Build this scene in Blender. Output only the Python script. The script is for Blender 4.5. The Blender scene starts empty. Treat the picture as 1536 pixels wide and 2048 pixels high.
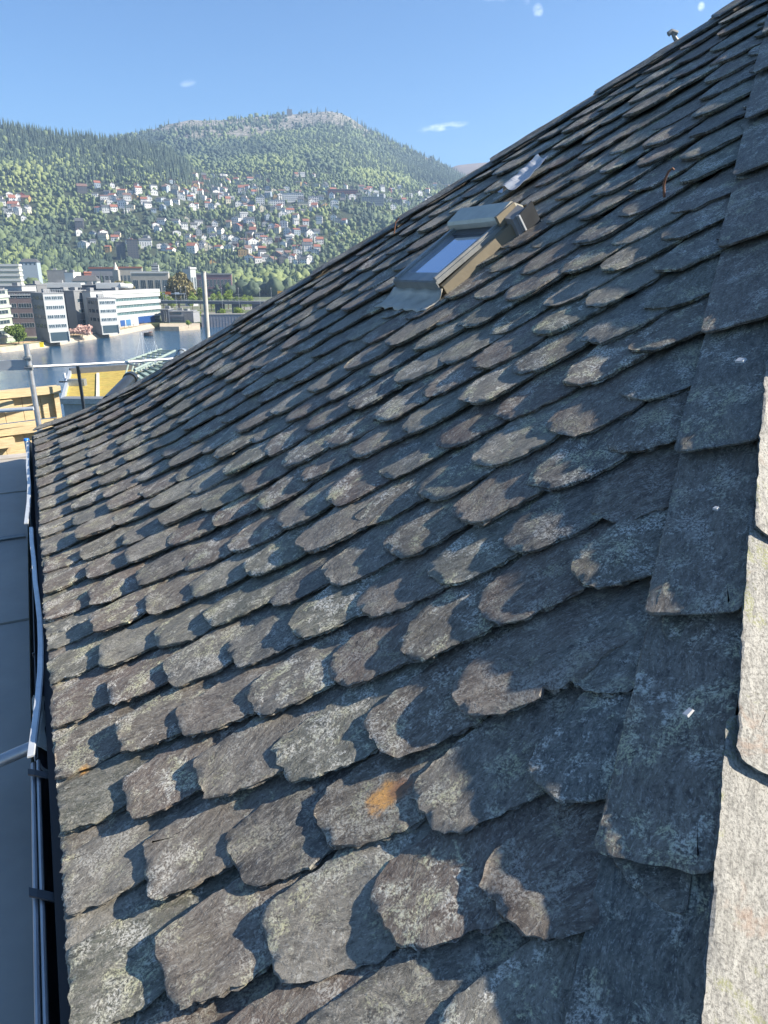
import bpy, bmesh, math, random
import numpy as np
from mathutils import Vector, Matrix, noise
R = math.radians
random.seed(7); rng = np.random.default_rng(11)
scn = bpy.context.scene
col = scn.collection

# ------------------------------------------------------------------ camera, sky, sun
F, CX, CY = 1420.0, 768.0, 1024.0            # focal length in photo pixels
PITCH = math.atan((CY-540.0)/F)
CAMZ = 26.0
cam_d = bpy.data.cameras.new('camera'); cam = bpy.data.objects.new('camera', cam_d); col.objects.link(cam)
cam_d.sensor_fit = 'VERTICAL'; cam_d.sensor_height = 24.0; cam_d.lens = 24.0*F/2048.0
cam_d.clip_start = 0.05; cam_d.clip_end = 40000
cam.location = (0, 0, CAMZ); cam.rotation_euler = (R(90)-PITCH, 0, 0)
scn.camera = cam

Ed = Vector((-0.43316806, 0.90131317, 0)); Ud = Vector((0.90131317, 0.43316806, 0)); Zd = Vector((0, 0, 1))
W = 0.30                                      # slate width in metres; roof coordinates are in slate widths
SUN_EL = R(35.5)
sh = (-0.46*Ed + 0.888*Ud).normalized()
sun_dir = Vector((sh.x*math.cos(SUN_EL), sh.y*math.cos(SUN_EL), math.sin(SUN_EL)))
sd = bpy.data.lights.new('sun', 'SUN'); sd.energy = 5.0; sd.angle = R(0.5); sd.color = (1.0, 0.90, 0.76)
so = bpy.data.objects.new('sun', sd); col.objects.link(so)
so.rotation_euler = (-sun_dir).to_track_quat('-Z', 'Y').to_euler(); so.location = (20, -10, 60)

world = bpy.data.worlds.new('World'); scn.world = world; world.use_nodes = True
nt = world.node_tree; nt.nodes.clear()
wo = nt.nodes.new('ShaderNodeOutputWorld'); bg = nt.nodes.new('ShaderNodeBackground')
sky = nt.nodes.new('ShaderNodeTexSky'); sky.sky_type = 'NISHITA'; sky.sun_disc = False
sky.sun_elevation = SUN_EL; sky.sun_rotation = math.atan2(sun_dir.x, sun_dir.y)
sky.altitude = 30; sky.air_density = 1.0; sky.dust_density = 0.3; sky.ozone_density = 2.5
bg.inputs['Strength'].default_value = 0.05
def px_dir(px, py):
    X = px-CX; Y = CY-py; c, s = math.cos(PITCH), math.sin(PITCH)
    return Vector((X, F*c+Y*s, -F*s+Y*c)).normalized()
# thin wisps of cloud, drawn in the sky by direction
geo = nt.nodes.new('ShaderNodeTexCoord')
wn = nt.nodes.new('ShaderNodeTexNoise'); wn.inputs['Scale'].default_value = 55; wn.inputs['Detail'].default_value = 6
wmap = nt.nodes.new('ShaderNodeMapping'); wmap.inputs['Scale'].default_value = (1, 1, 2.2)
nt.links.new(geo.outputs['Generated'], wmap.inputs['Vector']); nt.links.new(wmap.outputs[0], wn.inputs['Vector'])
def vmath(op, a, b=None):
    n = nt.nodes.new('ShaderNodeVectorMath'); n.operation = op
    if hasattr(a, 'links'): nt.links.new(a, n.inputs[0])
    else: n.inputs[0].default_value = a
    if b is not None:
        if hasattr(b, 'links'): nt.links.new(b, n.inputs[1])
        else: n.inputs[1].default_value = b
    return n
def smath(op, a, b=None, clamp=False):
    n = nt.nodes.new('ShaderNodeMath'); n.operation = op; n.use_clamp = clamp
    for i, v in enumerate((a, b)):
        if v is None: continue
        if hasattr(v, 'links'): nt.links.new(v, n.inputs[i])
        else: n.inputs[i].default_value = v
    return n.outputs[0]
tot = None
for (x0, y0, x1, y1, wd, am) in ((835, 262, 935, 246, 7, .75), (1066, 26, 1086, 16, 11, .7), (1395, 16, 1410, 10, 7, .7), (360, 170, 392, 163, 6, .35), (960, -5, 1010, 2, 5, .3), (1046, 5, 1060, 2, 5, .3)):
    a = px_dir(x0, y0); b = px_dir(x1, y1); m = ((a+b)/2).normalized(); t = (b-a).normalized(); q = m.cross(t)
    la = (b-a).length*0.55; lb = wd/F
    dx = smath('DIVIDE', vmath('DOT_PRODUCT', geo.outputs['Generated'], t).outputs['Value'], la)
    off = smath('SUBTRACT', dx, m.dot(t)/la)
    dq = smath('DIVIDE', vmath('DOT_PRODUCT', geo.outputs['Generated'], q).outputs['Value'], lb)
    fr = smath('GREATER_THAN', vmath('DOT_PRODUCT', geo.outputs['Generated'], m).outputs['Value'], 0.9)
    rr = smath('ADD', smath('POWER', off, 2), smath('POWER', dq, 2))
    v = smath('SUBTRACT', 1.0, rr, True)
    v = smath('MULTIPLY', smath('MULTIPLY', v, am), fr)
    tot = v if tot is None else smath('ADD', tot, v)
fac = smath('MULTIPLY', tot, smath('MULTIPLY', smath('SUBTRACT', wn.outputs['Fac'], 0.36), 3.2, True), True)
mx = nt.nodes.new('ShaderNodeMix'); mx.data_type = 'RGBA'
tint = nt.nodes.new('ShaderNodeMix'); tint.data_type = 'RGBA'; tint.blend_type = 'MULTIPLY'; tint.inputs[0].default_value = 1; tint.inputs[7].default_value = (.70, .975, 1.25, 1)
nt.links.new(sky.outputs[0], tint.inputs[6])
nt.links.new(fac, mx.inputs[0]); nt.links.new(tint.outputs[2], mx.inputs[6]); mx.inputs[7].default_value = (13, 14, 16, 1)
nt.links.new(mx.outputs[2], bg.inputs['Color']); nt.links.new(bg.outputs[0], wo.inputs['Surface'])

scn.view_settings.view_transform = 'Standard'; scn.view_settings.look = 'None'
scn.view_settings.exposure = 1.5; scn.view_settings.gamma = 1.0
scn.cycles.max_bounces = 6; scn.cycles.diffuse_bounces = 3; scn.cycles.glossy_bounces = 3; scn.cycles.transmission_bounces = 4
scn.cycles.volume_bounces = 0

# ------------------------------------------------------------------ helpers
def at(px, py, z):
    d = px_dir(px, py); t = (z-CAMZ)/d.z
    return Vector((d.x*t, d.y*t, z))
def atd(px, py, y):
    d = px_dir(px, py); t = y/d.y
    return Vector((d.x*t, y, CAMZ+d.z*t))
def proj(p):
    v = Vector(p)-Vector((0, 0, CAMZ)); c, s = math.cos(PITCH), math.sin(PITCH)
    f = v.y*c-v.z*s; u = v.y*s+v.z*c
    return CX+F*v.x/f, CY-F*u/f
def tag(o, label=None, cat=None, group=None, kind=None):
    if label: o['label'] = label
    if cat: o['category'] = cat
    if group: o['group'] = group
    if kind: o['kind'] = kind
    return o
def empty(name, loc=(0, 0, 0), rz=0):
    o = bpy.data.objects.new(name, None); o.location = loc; o.rotation_euler = (0, 0, rz); o.empty_display_size = .1
    col.objects.link(o); return o
def link(name, me, m, parent=None):
    o = bpy.data.objects.new(name, me)
    if m is not None:
        for q in (m if isinstance(m, (list, tuple)) else [m]): me.materials.append(q)
    col.objects.link(o)
    if parent is not None: o.parent = parent
    return o
def np_mesh(name, V, Fq, attrs=None, smooth=False, mats=None):
    """V (n,3); Fq list of index arrays: either (m,3)/(m,4) array or python list"""
    me = bpy.data.meshes.new(name)
    if isinstance(Fq, np.ndarray):
        m, k = Fq.shape
        me.vertices.add(len(V)); me.vertices.foreach_set('co', np.asarray(V, dtype=np.float32).ravel())
        me.loops.add(m*k); me.loops.foreach_set('vertex_index', Fq.astype(np.int32).ravel())
        me.polygons.add(m); me.polygons.foreach_set('loop_start', np.arange(0, m*k, k, dtype=np.int32))
        me.polygons.foreach_set('loop_total', np.full(m, k, dtype=np.int32))
        me.update(calc_edges=True); me.validate()
    else:
        me.from_pydata([tuple(v) for v in V], [], Fq); me.update()
    if mats is not None: me.polygons.foreach_set('material_index', np.asarray(mats, dtype=np.int32))
    if smooth: me.polygons.foreach_set('use_smooth', np.ones(len(me.polygons), dtype=bool))
    for k, (typ, arr) in (attrs or {}).items():
        a = me.attributes.new(k, typ, 'POINT'); arr = np.asarray(arr, dtype=np.float32)
        a.data.foreach_set('color' if typ == 'FLOAT_COLOR' else 'vector' if typ == 'FLOAT_VECTOR' else 'value', arr.ravel())
    return me
class MB:
    """collects shapes for one mesh"""
    def __init__(s): s.v = []; s.f = []; s.m = []
    def add(s, vs, fs, mi=0):
        n = len(s.v); s.v += [tuple(v) for v in vs]; s.f += [tuple(n+i for i in f) for f in fs]; s.m += [mi]*len(fs); return s
    def hexa(s, c, mi=0):   # 8 corners: bottom ring 0-3, top ring 4-7
        return s.add(c, [(3, 2, 1, 0), (4, 5, 6, 7), (0, 1, 5, 4), (1, 2, 6, 5), (2, 3, 7, 6), (3, 0, 4, 7)], mi)
    def box(s, x0, x1, y0, y1, z0, z1, mi=0, bev=0):
        return s.hexa([(x0, y0, z0), (x1, y0, z0), (x1, y1, z0), (x0, y1, z0), (x0, y0, z1), (x1, y0, z1), (x1, y1, z1), (x0, y1, z1)], mi)
    def tube(s, pts, r, seg=10, mi=0, r2=None):
        pts = [Vector(p) for p in pts]; rings = []
        for i, p in enumerate(pts):
            d = (pts[min(i+1, len(pts)-1)]-pts[max(i-1, 0)]).normalized()
            a = d.orthogonal().normalized() if i == 0 else (a-d*a.dot(d)).normalized()
            b = d.cross(a); rr = r if r2 is None else r+(r2-r)*i/(len(pts)-1)
            rings.append([p+a*rr*math.cos(2*math.pi*k/seg)+b*rr*math.sin(2*math.pi*k/seg) for k in range(seg)])
        vs = [v for g in rings for v in g]; fs = []
        for i in range(len(pts)-1):
            for k in range(seg):
                k2 = (k+1) % seg; fs.append((i*seg+k, i*seg+k2, (i+1)*seg+k2, (i+1)*seg+k))
        fs.append(tuple(range(seg))[::-1]); fs.append(tuple((len(pts)-1)*seg+k for k in range(seg)))
        return s.add(vs, fs, mi)
    def build(s, name, m, parent=None, smooth=False):
        me = bpy.data.meshes.new(name); me.from_pydata(s.v, [], s.f); me.update()
        o = link(name, me, m, parent)
        if any(s.m): me.polygons.foreach_set('material_index', s.m)
        if smooth: me.polygons.foreach_set('use_smooth', [True]*len(me.polygons)); me.set_sharp_from_angle(angle=R(40))
        return o
def copy_tree(o, parent=None):
    c = o.copy(); col.objects.link(c); c.parent = parent
    for ch in [x for x in o.children]: copy_tree(ch, c)
    return c

# ------------------------------------------------------------------ materials
class NT:
    def __init__(s, name):
        s.m = bpy.data.materials.new(name); s.m.use_nodes = True; s.t = s.m.node_tree; s.t.nodes.clear()
        s.out = s.n('ShaderNodeOutputMaterial'); s.b = s.n('ShaderNodeBsdfPrincipled'); s.l(s.b.outputs[0], s.out.inputs[0])
    def n(s, t, **k):
        x = s.t.nodes.new(t)
        for a, b in k.items(): setattr(x, a, b)
        return x
    def l(s, a, b): s.t.links.new(a, b)
    def noise(s, vec, scale, detail=4, rough=.55, dist=0):
        x = s.n('ShaderNodeTexNoise'); x.inputs['Scale'].default_value = scale; x.inputs['Detail'].default_value = detail
        x.inputs['Roughness'].default_value = rough; x.inputs['Distortion'].default_value = dist
        if vec is not None: s.l(vec, x.inputs['Vector'])
        return x
    def mapping(s, vec, scale=(1, 1, 1), rot=(0, 0, 0)):
        x = s.n('ShaderNodeMapping'); x.inputs['Scale'].default_value = scale; x.inputs['Rotation'].default_value = rot
        s.l(vec, x.inputs['Vector']); return x.outputs[0]
    def ramp(s, fac, stops):
        x = s.n('ShaderNodeValToRGB'); e = x.color_ramp.elements
        while len(e) < len(stops): e.new(.5)
        for i, (p, c) in enumerate(stops):
            e[i].position = p; e[i].color = (c, c, c, 1) if isinstance(c, (int, float)) else (*c, 1)
        s.l(fac, x.inputs[0]); return x.outputs[0]
    def mix(s, fac, a, b, bt='MIX'):
        x = s.n('ShaderNodeMix', data_type='RGBA', blend_type=bt)
        for i, v in ((0, fac), (6, a), (7, b)):
            if hasattr(v, 'links'): s.l(v, x.inputs[i])
            elif i == 0: x.inputs[0].default_value = v
            else: x.inputs[i].default_value = (*v, 1)
        return x.outputs[2]
    def math(s, op, a, b=0.0, clamp=False):
        x = s.n('ShaderNodeMath', operation=op); x.use_clamp = clamp
        for i, v in ((0, a), (1, b)):
            if hasattr(v, 'links'): s.l(v, x.inputs[i])
            else: x.inputs[i].default_value = v
        return x.outputs[0]
    def bump(s, h, strength=.4, dist=.01, normal=None):
        x = s.n('ShaderNodeBump'); x.inputs['Strength'].default_value = strength; x.inputs['Distance'].default_value = dist
        s.l(h, x.inputs['Height'])
        if normal is not None: s.l(normal, x.inputs['Normal'])
        s.l(x.outputs[0], s.b.inputs['Normal']); return x.outputs[0]
    def attr(s, name):
        x = s.n('ShaderNodeAttribute'); x.attribute_name = name; return x
def simple(name, c, rough=.6, metal=0, var=.15, scale=3.0, bump=0, bscale=40, spec=.5):
    t = NT(name); tc = t.n('ShaderNodeTexCoord')
    n1 = t.noise(tc.outputs['Object'], scale, 5, .6)
    f = t.ramp(n1.outputs['Fac'], [(.3, 1-var), (.7, 1+var)])
    t.l(t.mix(1.0, c, f, 'MULTIPLY'), t.b.inputs['Base Color'])
    t.b.inputs['Roughness'].default_value = rough; t.b.inputs['Metallic'].default_value = metal
    t.b.inputs['Specular IOR Level'].default_value = spec
    if bump:
        n2 = t.noise(tc.outputs['Object'], bscale, 5, .6); t.bump(n2.outputs['Fac'], bump, .01)
    return t.m

def slate_material():
    t = NT('natural_slate'); a = t.attr('suv'); b = t.attr('rnd'); re = t.attr('roof')
    sep = t.n('ShaderNodeSeparateColor'); t.l(b.outputs['Color'], sep.inputs[0])
    vr = t.n('ShaderNodeVectorRotate', rotation_type='Z_AXIS'); t.l(a.outputs['Vector'], vr.inputs['Vector'])
    t.l(t.math('MULTIPLY', t.math('SUBTRACT', sep.outputs[2], .5), 1.1), vr.inputs['Angle'])
    v = vr.outputs[0]
    warp = t.n('ShaderNodeVectorMath', operation='ADD'); wn_ = t.noise(v, 9, 3, .5)
    wsc = t.n('ShaderNodeVectorMath', operation='SCALE'); t.l(wn_.outputs['Color'], wsc.inputs[0]); wsc.inputs['Scale'].default_value = .05
    t.l(v, warp.inputs[0]); t.l(wsc.outputs[0], warp.inputs[1]); v = warp.outputs[0]
    st = t.noise(t.mapping(v, (1, .32, 1)), 60, 9, .76).outputs['Fac']       # cleavage grain up the slope
    st2 = t.noise(t.mapping(v, (1, .34, 1)), 190, 4, .8).outputs['Fac']
    big = t.noise(v, 7, 6, .66).outputs['Fac']
    sp = t.noise(v, 130, 6, .8).outputs['Fac']
    ledge = t.noise(t.mapping(v, (1, .42, 1)), 13, 5, .6).outputs['Fac']
    steps = t.ramp(ledge, [(.40, 0), (.42, .35), (.52, .38), (.535, .72), (.60, .74), (.615, 1)])
    base = t.ramp(sep.outputs[0], [(.0, (.100, .108, .098)), (.2, (.155, .132, .108)), (.45, (.125, .090, .072)), (.68, (.105, .112, .084)), (.86, (.225, .208, .170)), (1, (.062, .057, .054))])
    c = t.mix(t.ramp(big, [(.40, 0), (.64, .45)]), base, (.165, .150, .122))
    c = t.mix(t.ramp(st, [(.47, 0), (.62, .6)]), c, (.29, .268, .225))
    c = t.mix(t.ramp(st, [(.36, .7), (.47, 0)]), c, (.050, .044, .040))
    c = t.mix(t.ramp(sp, [(.36, .7), (.46, 0)]), c, (.040, .036, .034))
    patch = t.noise(v, 9, 8, .78).outputs['Fac']
    lm = t.math('MULTIPLY', t.ramp(sp, [(.47, 0), (.56, 1)]), t.ramp(patch, [(.50, .06), (.55, 1)]))
    lm = t.math('MULTIPLY', lm, t.math('ADD', t.math('MULTIPLY', sep.outputs[1], .75), .30), True)
    c = t.mix(lm, c, t.ramp(big, [(.45, (.66, .64, .56)), (.6, (.56, .55, .34))]))
    c = t.mix(t.math('MULTIPLY', t.ramp(st2, [(.54, 0), (.66, 1)]), .5), c, (.52, .50, .44))
    for (e0, u0, r0, cc) in LICHEN:
        d = t.n('ShaderNodeVectorMath', operation='DISTANCE'); t.l(re.outputs['Vector'], d.inputs[0]); d.inputs[1].default_value = (e0, u0, 0)
        nz = t.noise(re.outputs['Vector'], 7, 8, .8).outputs['Fac']
        k = t.math('SUBTRACT', t.math('ADD', d.outputs['Value'], t.math('MULTIPLY', t.math('SUBTRACT', nz, .5), r0*2.6)), r0)
        msk = t.math('MULTIPLY', t.ramp(t.math('ADD', k, .5), [(.46, 1), (.53, 0)]), t.ramp(sp, [(.38, .15), (.5, 1)]))
        c = t.mix(msk, c, t.mix(t.ramp(st, [(.4, 0), (.6, 1)]), cc, tuple(min(1, q*1.35) for q in cc)))
    t.l(c, t.b.inputs['Base Color'])
    t.l(t.ramp(st, [(.3, .5), (.7, .75)]), t.b.inputs['Roughness'])
    t.b.inputs['Specular IOR Level'].default_value = .3
    h = t.math('ADD', t.math('MULTIPLY', st, .9), t.math('MULTIPLY', st2, .25))
    h = t.math('ADD', h, t.math('MULTIPLY', steps, .65))
    h = t.math('ADD', h, t.math('MULTIPLY', sp, .55))
    t.bump(h, .55, .0055)
    return t.m
LICHEN = []

# ------------------------------------------------------------------ roof surface (in slate widths, e along the eaves, u into the roof)
LA, LB = 0.70977871, -5.70704443
def prof(u):
    u = np.asarray(u, dtype=float)
    b = LA*u+LB
    d = np.clip(3.4-u, 0, None)
    dd = np.clip(u-3.4, 0, None)
    return b+0.043*d**2+0.0015*np.clip(u-6, 0, None)**2
HS, H0 = 0.80, -0.44        # near hip: e = HS*u+H0
GS, G0 = -0.80, 26.6       # far hip
APU = (G0-H0)/(HS-GS); APE = HS*APU+H0
UG = np.linspace(-1.5, 19, 800); DP = np.gradient(prof(UG), UG)
SG = np.concatenate([[0], np.cumsum(np.hypot(np.diff(UG), np.diff(prof(UG))))]); SG -= np.interp(-0.4, UG, SG)
def s2u(s): return np.interp(s, SG, UG)
def u2s(u): return np.interp(u, UG, SG)
ORG = Vector((0, 0, CAMZ))
En = np.array(Ed); Un = np.array(Ud)
def roofw(e, u, z):
    e, u, z = np.broadcast_arrays(np.asarray(e, float), np.asarray(u, float), np.asarray(z, float))
    return W*(e[..., None]*En+u[..., None]*Un+z[..., None]*np.array([0, 0, 1.]))+np.array([0, 0, CAMZ])
def map_front(s, e, h):     # the slope in view
    u = s2u(s); z = prof(u); p = np.interp(u, UG, DP); q = 1/np.sqrt(1+p*p)
    return roofw(e, u-h*p*q, z+h*q)
AR = np.sqrt(1+0)           # slopes past the hips rise along e
def make_side(sgn, S0, S1):
    # roof plane past a hip; its own slope coordinate runs along e
    us = UG; es = S0*us+S1; ss = np.concatenate([[0], np.cumsum(np.hypot(np.diff(es), np.diff(prof(us))))]); ss -= np.interp(-0.4, us, ss)
    pe = DP/S0
    def m(s, x, h):         # s up the slope, x = u coordinate across
        u = np.interp(s, ss, us); e = S0*u+S1; z = prof(u); p = np.interp(u, us, pe); q = 1/np.sqrt(1+p*p)
        return roofw(e-h*p*q, x, z+h*q)
    return m, (lambda u: np.interp(u, us, ss)), (lambda s: np.interp(s, ss, us))
map_right, u2s_r, s2u_r = make_side(1, HS, H0)
map_far, u2s_f, s2u_f = make_side(-1, GS, G0)

def hit_roof(px, py):
    d = px_dir(px, py); e, u, z = d.dot(Ed), d.dot(Ud), d.z
    ts = np.linspace(.3, 45, 60000); k = prof(ts*u)-ts*z; i = np.where(k[:-1]*k[1:] < 0)[0][0]
    return ts[i]*e, ts[i]*u
e_, u_ = hit_roof(788, 1618); LICHEN.append((e_, u_, .13, (.50, .27, .09)))
e_, u_ = hit_roof(822, 1600); LICHEN.append((e_, u_, .10, (.22, .12, .07)))
e_, u_ = hit_roof(184, 1562); LICHEN.append((e_, u_, .05, (.62, .32, .08)))
SLATE = slate_material()

T = 0.064
def slate_geo(out, mp, s0, e0, L, wd, ch, cs, h0, h1, per, tilt=0., rot=0., rid=None, thick=T, jag=1.0, roofc=None, round_=0.25, flip=False, head=0.0):
    """one slate: tail at slope coordinate s0 centred on e0; ch/cs chamfer width and length (two sides), h0/h1 underside height at tail/head"""
    r = random
    cL, cR = ch; sL, sR = cs
    hw = wd/2
    # outline from left side bottom going round the tail
    mid = [(-hw+cL*.60, sL*r.uniform(.20, .28))] if cL > .15 else []
    poly = [(-hw+.07, L), (-hw, L-.07), (-hw, sL)]+mid+[(-hw+cL, 0.0+r.uniform(0, .02)), (hw-cR, 0.0+r.uniform(-.01, .02)), (hw, sR), (hw, L-.07), (hw-.07, L)]
    pts = []
    n = len(poly)
    # round the corners a little
    def corner(a, b, c, k):
        a, b, c = Vector(a), Vector(b), Vector(c)
        l1 = min((a-b).length*.45, k); l2 = min((c-b).length*.45, k)
        p0 = b+(a-b).normalized()*l1; p2 = b+(c-b).normalized()*l2
        return [((1-t)**2)*p0+2*t*(1-t)*b+t*t*p2 for t in (0, .33, .66, 1)]
    dense = [Vector(poly[0])]
    for i in range(1, n-1): dense += corner(poly[i-1], poly[i], poly[i+1], round_*r.uniform(.25, 1.0))
    dense.append(Vector(poly[-1]))
    dense.append(Vector(poly[0]))
    # resample
    seg = [(dense[i+1]-dense[i]).length for i in range(len(dense)-1)]; tot = sum(seg); cum = np.concatenate([[0], np.cumsum(seg)])
    xs = np.array([p.x for p in dense]); ys = np.array([p.y for p in dense])
    tt = np.linspace(0, tot, per, endpoint=False)
    x = np.interp(tt, cum, xs); y = np.interp(tt, cum, ys)
    # ragged broken edge
    seed = r.uniform(0, 1000)
    def jagn(k, f): return np.array([noise.noise(Vector((tt[i]*f+seed, k*7.3, seed*.37))) for i in range(per)])
    nx = np.roll(y, -1)-np.roll(y, 1); ny = -(np.roll(x, -1)-np.roll(x, 1)); nl = np.hypot(nx, ny)+1e-9; nx /= nl; ny /= nl
    if np.sum(nx*(x)+ny*(y-L/2)) < 0: nx, ny = -nx, -ny
    j0 = (jagn(0, 1.8)*.018+jagn(1, 8)*.016+jagn(2, 30)*.024)*jag
    x = x+nx*j0; y = y+ny*j0
    # bites broken from the edge
    for _ in range(r.choice((0, 0, 1, 1, 2)) if jag > .5 else 0):
        c = r.uniform(0, tot); w_ = r.uniform(.04, .12); dd = np.minimum(abs(tt-c), tot-abs(tt-c)); bite = np.clip(1-dd/w_, 0, 1)*r.uniform(.02, .06)
        x -= nx*bite; y -= ny*bite
    cy = min(.9, L*.45)
    ca, sa = math.cos(rot), math.sin(rot)
    rings = []
    # (inset, height fraction of the thickness, jitter)
    levels = [(.06, 0.0, .012), (.030, .22, .022), (.036, .30, .026), (.008, .52, .022), (.020, .62, .022), (.000, .90, .016), (.014, 1.0, .012), (.10, 1.0, 0), (.24, 1.0, 0), (.42, 1.0, 0)]
    topn = lambda X, Y: np.array([noise.noise(Vector((X[i]*2.3+seed, Y[i]*1.2, 3.1)))*.022+noise.noise(Vector((X[i]*8+seed, Y[i]*2.6, 8.1)))*.012 for i in range(len(X))])
    for k, (ins, hf, jt) in enumerate(levels):
        jj = (jagn(10+k, 11)*1.5+jagn(30+k, 30))*jt*jag*(.55 if hf > .85 else 1.15)
        X = x-nx*ins+nx*jj; Y = y-ny*ins+ny*jj
        if ins > .1:
            X = x*(1-ins*1.6); Y = cy+(y-cy)*(1-ins*1.6)
        hb = h0+(h1-h0)*np.clip(Y/L, 0, 1)+tilt*X
        H = hb+thick*hf+(topn(X, Y) if hf > .9 else 0)-(0 if hf < .9 else 0)
        H = H+jagn(50+k, 20)*.006*jag*(1 if 0 < hf < .97 else 0)
        rings.append((X, Y, H))
    X = np.concatenate([q[0] for q in rings]+[[0.]]); Y = np.concatenate([q[1] for q in rings]+[[cy]])
    Hc = h0+(h1-h0)*cy/L+thick
    H = np.concatenate([q[2] for q in rings]+[[Hc]])
    S = s0+Y*ca+X*sa; EE = e0+X*ca-Y*sa
    V = mp(S, EE, H)
    K = len(levels); base = out['n']; fs = []
    for k in range(K-1):
        for i in range(per):
            i2 = (i+1) % per
            a, b, c, d = base+k*per+i, base+k*per+i2, base+(k+1)*per+i2, base+(k+1)*per+i
            fs.append((a, d, c, b) if flip else (a, b, c, d))
    ce = base+K*per
    for i in range(per):
        i2 = (i+1) % per; a, b = base+(K-1)*per+i, base+(K-1)*per+i2
        fs.append((a, ce, ce, b)[:1]+(ce, b) if flip else (a, b, ce))
    out['V'].append(V); out['F'] += fs; out['n'] += len(V)
    rd = rid if rid is not None else (r.random(), r.random(), r.random())
    out['suv'].append(np.stack([X*W, Y*W, np.full(len(X), r.uniform(0, 50))], 1))
    out['rnd'].append(np.tile([rd[0], rd[1], rd[2], 1], (len(X), 1)))
    rc = np.stack([EE, s2u(S), np.zeros(len(X))], 1) if roofc else np.full((len(X), 3), -99.)
    out['roof'].append(rc)
def new_out(): return dict(V=[], F=[], n=0, suv=[], rnd=[], roof=[])
def finish(out, name, parent, mat=None):
    V = np.concatenate(out['V'])
    me = bpy.data.meshes.new(name); me.from_pydata(V.tolist(), [], out['F']); me.update()
    for k, typ in (('suv', 'FLOAT_VECTOR'), ('rnd', 'FLOAT_COLOR'), ('roof', 'FLOAT_VECTOR')):
        a = me.attributes.new(k, typ, 'POINT'); a.data.foreach_set('color' if 'COLOR' in typ else 'vector', np.concatenate(out[k]).astype(np.float32).ravel())
    bm = bmesh.new(); bm.from_mesh(me); bmesh.ops.recalc_face_normals(bm, faces=bm.faces); bm.to_mesh(me); bm.free()
    me.polygons.foreach_set('use_smooth', [True]*len(me.polygons)); me.set_sharp_from_angle(angle=R(38))
    return link(name, me, mat or SLATE, parent)

house_root = empty('slate_roofed_building', (0, 0, CAMZ-7))
tag(house_root, 'near building with a steep hipped roof of overlapping rough natural slates', 'building')
def adopt(o, p=house_root):
    o.parent = p; o.matrix_parent_inverse = Matrix.Translation(-Vector(p.location)); return o

# roof boarding under the slates (closed pyramid)
def roof_shell():
    n = 40; us = np.linspace(-.55, APU, n); V = []; Fs = []
    ap = []
    bk = 2*APU+.4
    for u in us:
        z = float(prof(u))-.02; en = HS*u+H0; ef = GS*u+G0; ub = bk-u
        for (e, uu) in ((en, u), (ef, u), (ef, ub), (en, ub)): V.append(roofw(e, uu, z))
    for i in range(n-1):
        for k in range(4):
            a, b = i*4+k, i*4+(k+1) % 4; Fs.append((b, a, a+4, b+4))
    Fs.append((0, 1, 2, 3))
    me = np_mesh('roof_boarding', np.array(V), Fs)
    return adopt(link('roof_boarding', me, simple('roof_felt', (.02, .02, .023), .8)))
roof_shell()
# walls below the eaves
def walls():
    m = MB(); bk = 2*APU+.4; c = [(.35, .1), (G0+.0, .1), (G0+.0, bk), (.35, bk)]
    lo = [roofw(e, u, -86) for e, u in c]; hi = [roofw(e, u, -5.75) for e, u in c]
    m.hexa([Vector(p) for p in lo]+[Vector(p) for p in hi]); o = m.build('wall', simple('render_wall', (.33, .32, .29), .85, bump=.3)); adopt(o)
walls()
# the slope in view
HEX = 0.742
def under_hips(S, X, Hh):
    # slates are pressed flat where the hip slates lie over them
    d = np.minimum(X-(HS*s2u(S)+H0), (GS*s2u(S)+G0)-X)
    return map_front(S, np.clip(X, HS*s2u(S)+H0+.08, GS*s2u(S)+G0-.08), Hh*np.clip(.62+.38*(d-.35)/.7, .62, 1))
def field():
    out = new_out(); ncourse = 30
    for n in range(0, ncourse):
        s0 = (n-1)*HEX                      # course 1 has its tails at the eaves
        if n == 0: s0 = -.02
        u0 = float(s2u(s0)); uh = float(s2u(s0+1.5))
        e_lo = HS*u0+H0; e_hi = GS*u0+G0
        ph = .5 if n % 2 == 0 else 0.0
        k = math.floor(e_lo)-1
        while k < e_hi+1:
            tip = k+ph+random.uniform(-.05, .05)
            k += 1
            q = min(1.0, max(0.0, (n-2.2)/3.0))*random.uniform(.7, 1.15)
            # near side tapers towards the tail, far side is almost straight
            cL = (.16 if n < 2 else .26+.14*q)*random.uniform(.75, 1.2); sL = (.45 if n < 2 else .66+.10*q)*random.uniform(.8, 1.15)
            cR = (.03+.09*q)*random.uniform(.5, 1.8); sR = (.05+.16*q)*random.uniform(.6, 1.5)
            chm = (cL, cR); cs = (sL, sR)
            wd = random.uniform(.87, .96)
            ec = tip-wd/2+cR
            if ec < e_lo+.05 or ec > e_hi-.25: continue
            # leave the head short where a hip would cut it
            L = 1.85 if n else 1.1
            d = (Vector((ec*W, u0*W))).length
            per = 96 if d < 2.2 else 64 if d < 3.6 else 44
            lift = random.gauss(0, .014)
            h0 = 2.55*T+lift+abs(random.gauss(0, .020)); h1 = .25*T
            if n == 0: h0 = 1.3*T
            if n == 1: h0 = 1.9*T
            slate_geo(out, under_hips, s0+random.gauss(0, .028 if n > 1 else .012), ec, L, wd, chm, cs, h0, h1, per,
                      tilt=random.gauss(-.042, .014), rot=random.gauss(0, .022), roofc=True, thick=T*random.uniform(.8, 1.35), round_=.06+.09*q, jag=1.1)
    return adopt(finish(out, 'slate_covering', None))
field()
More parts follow.
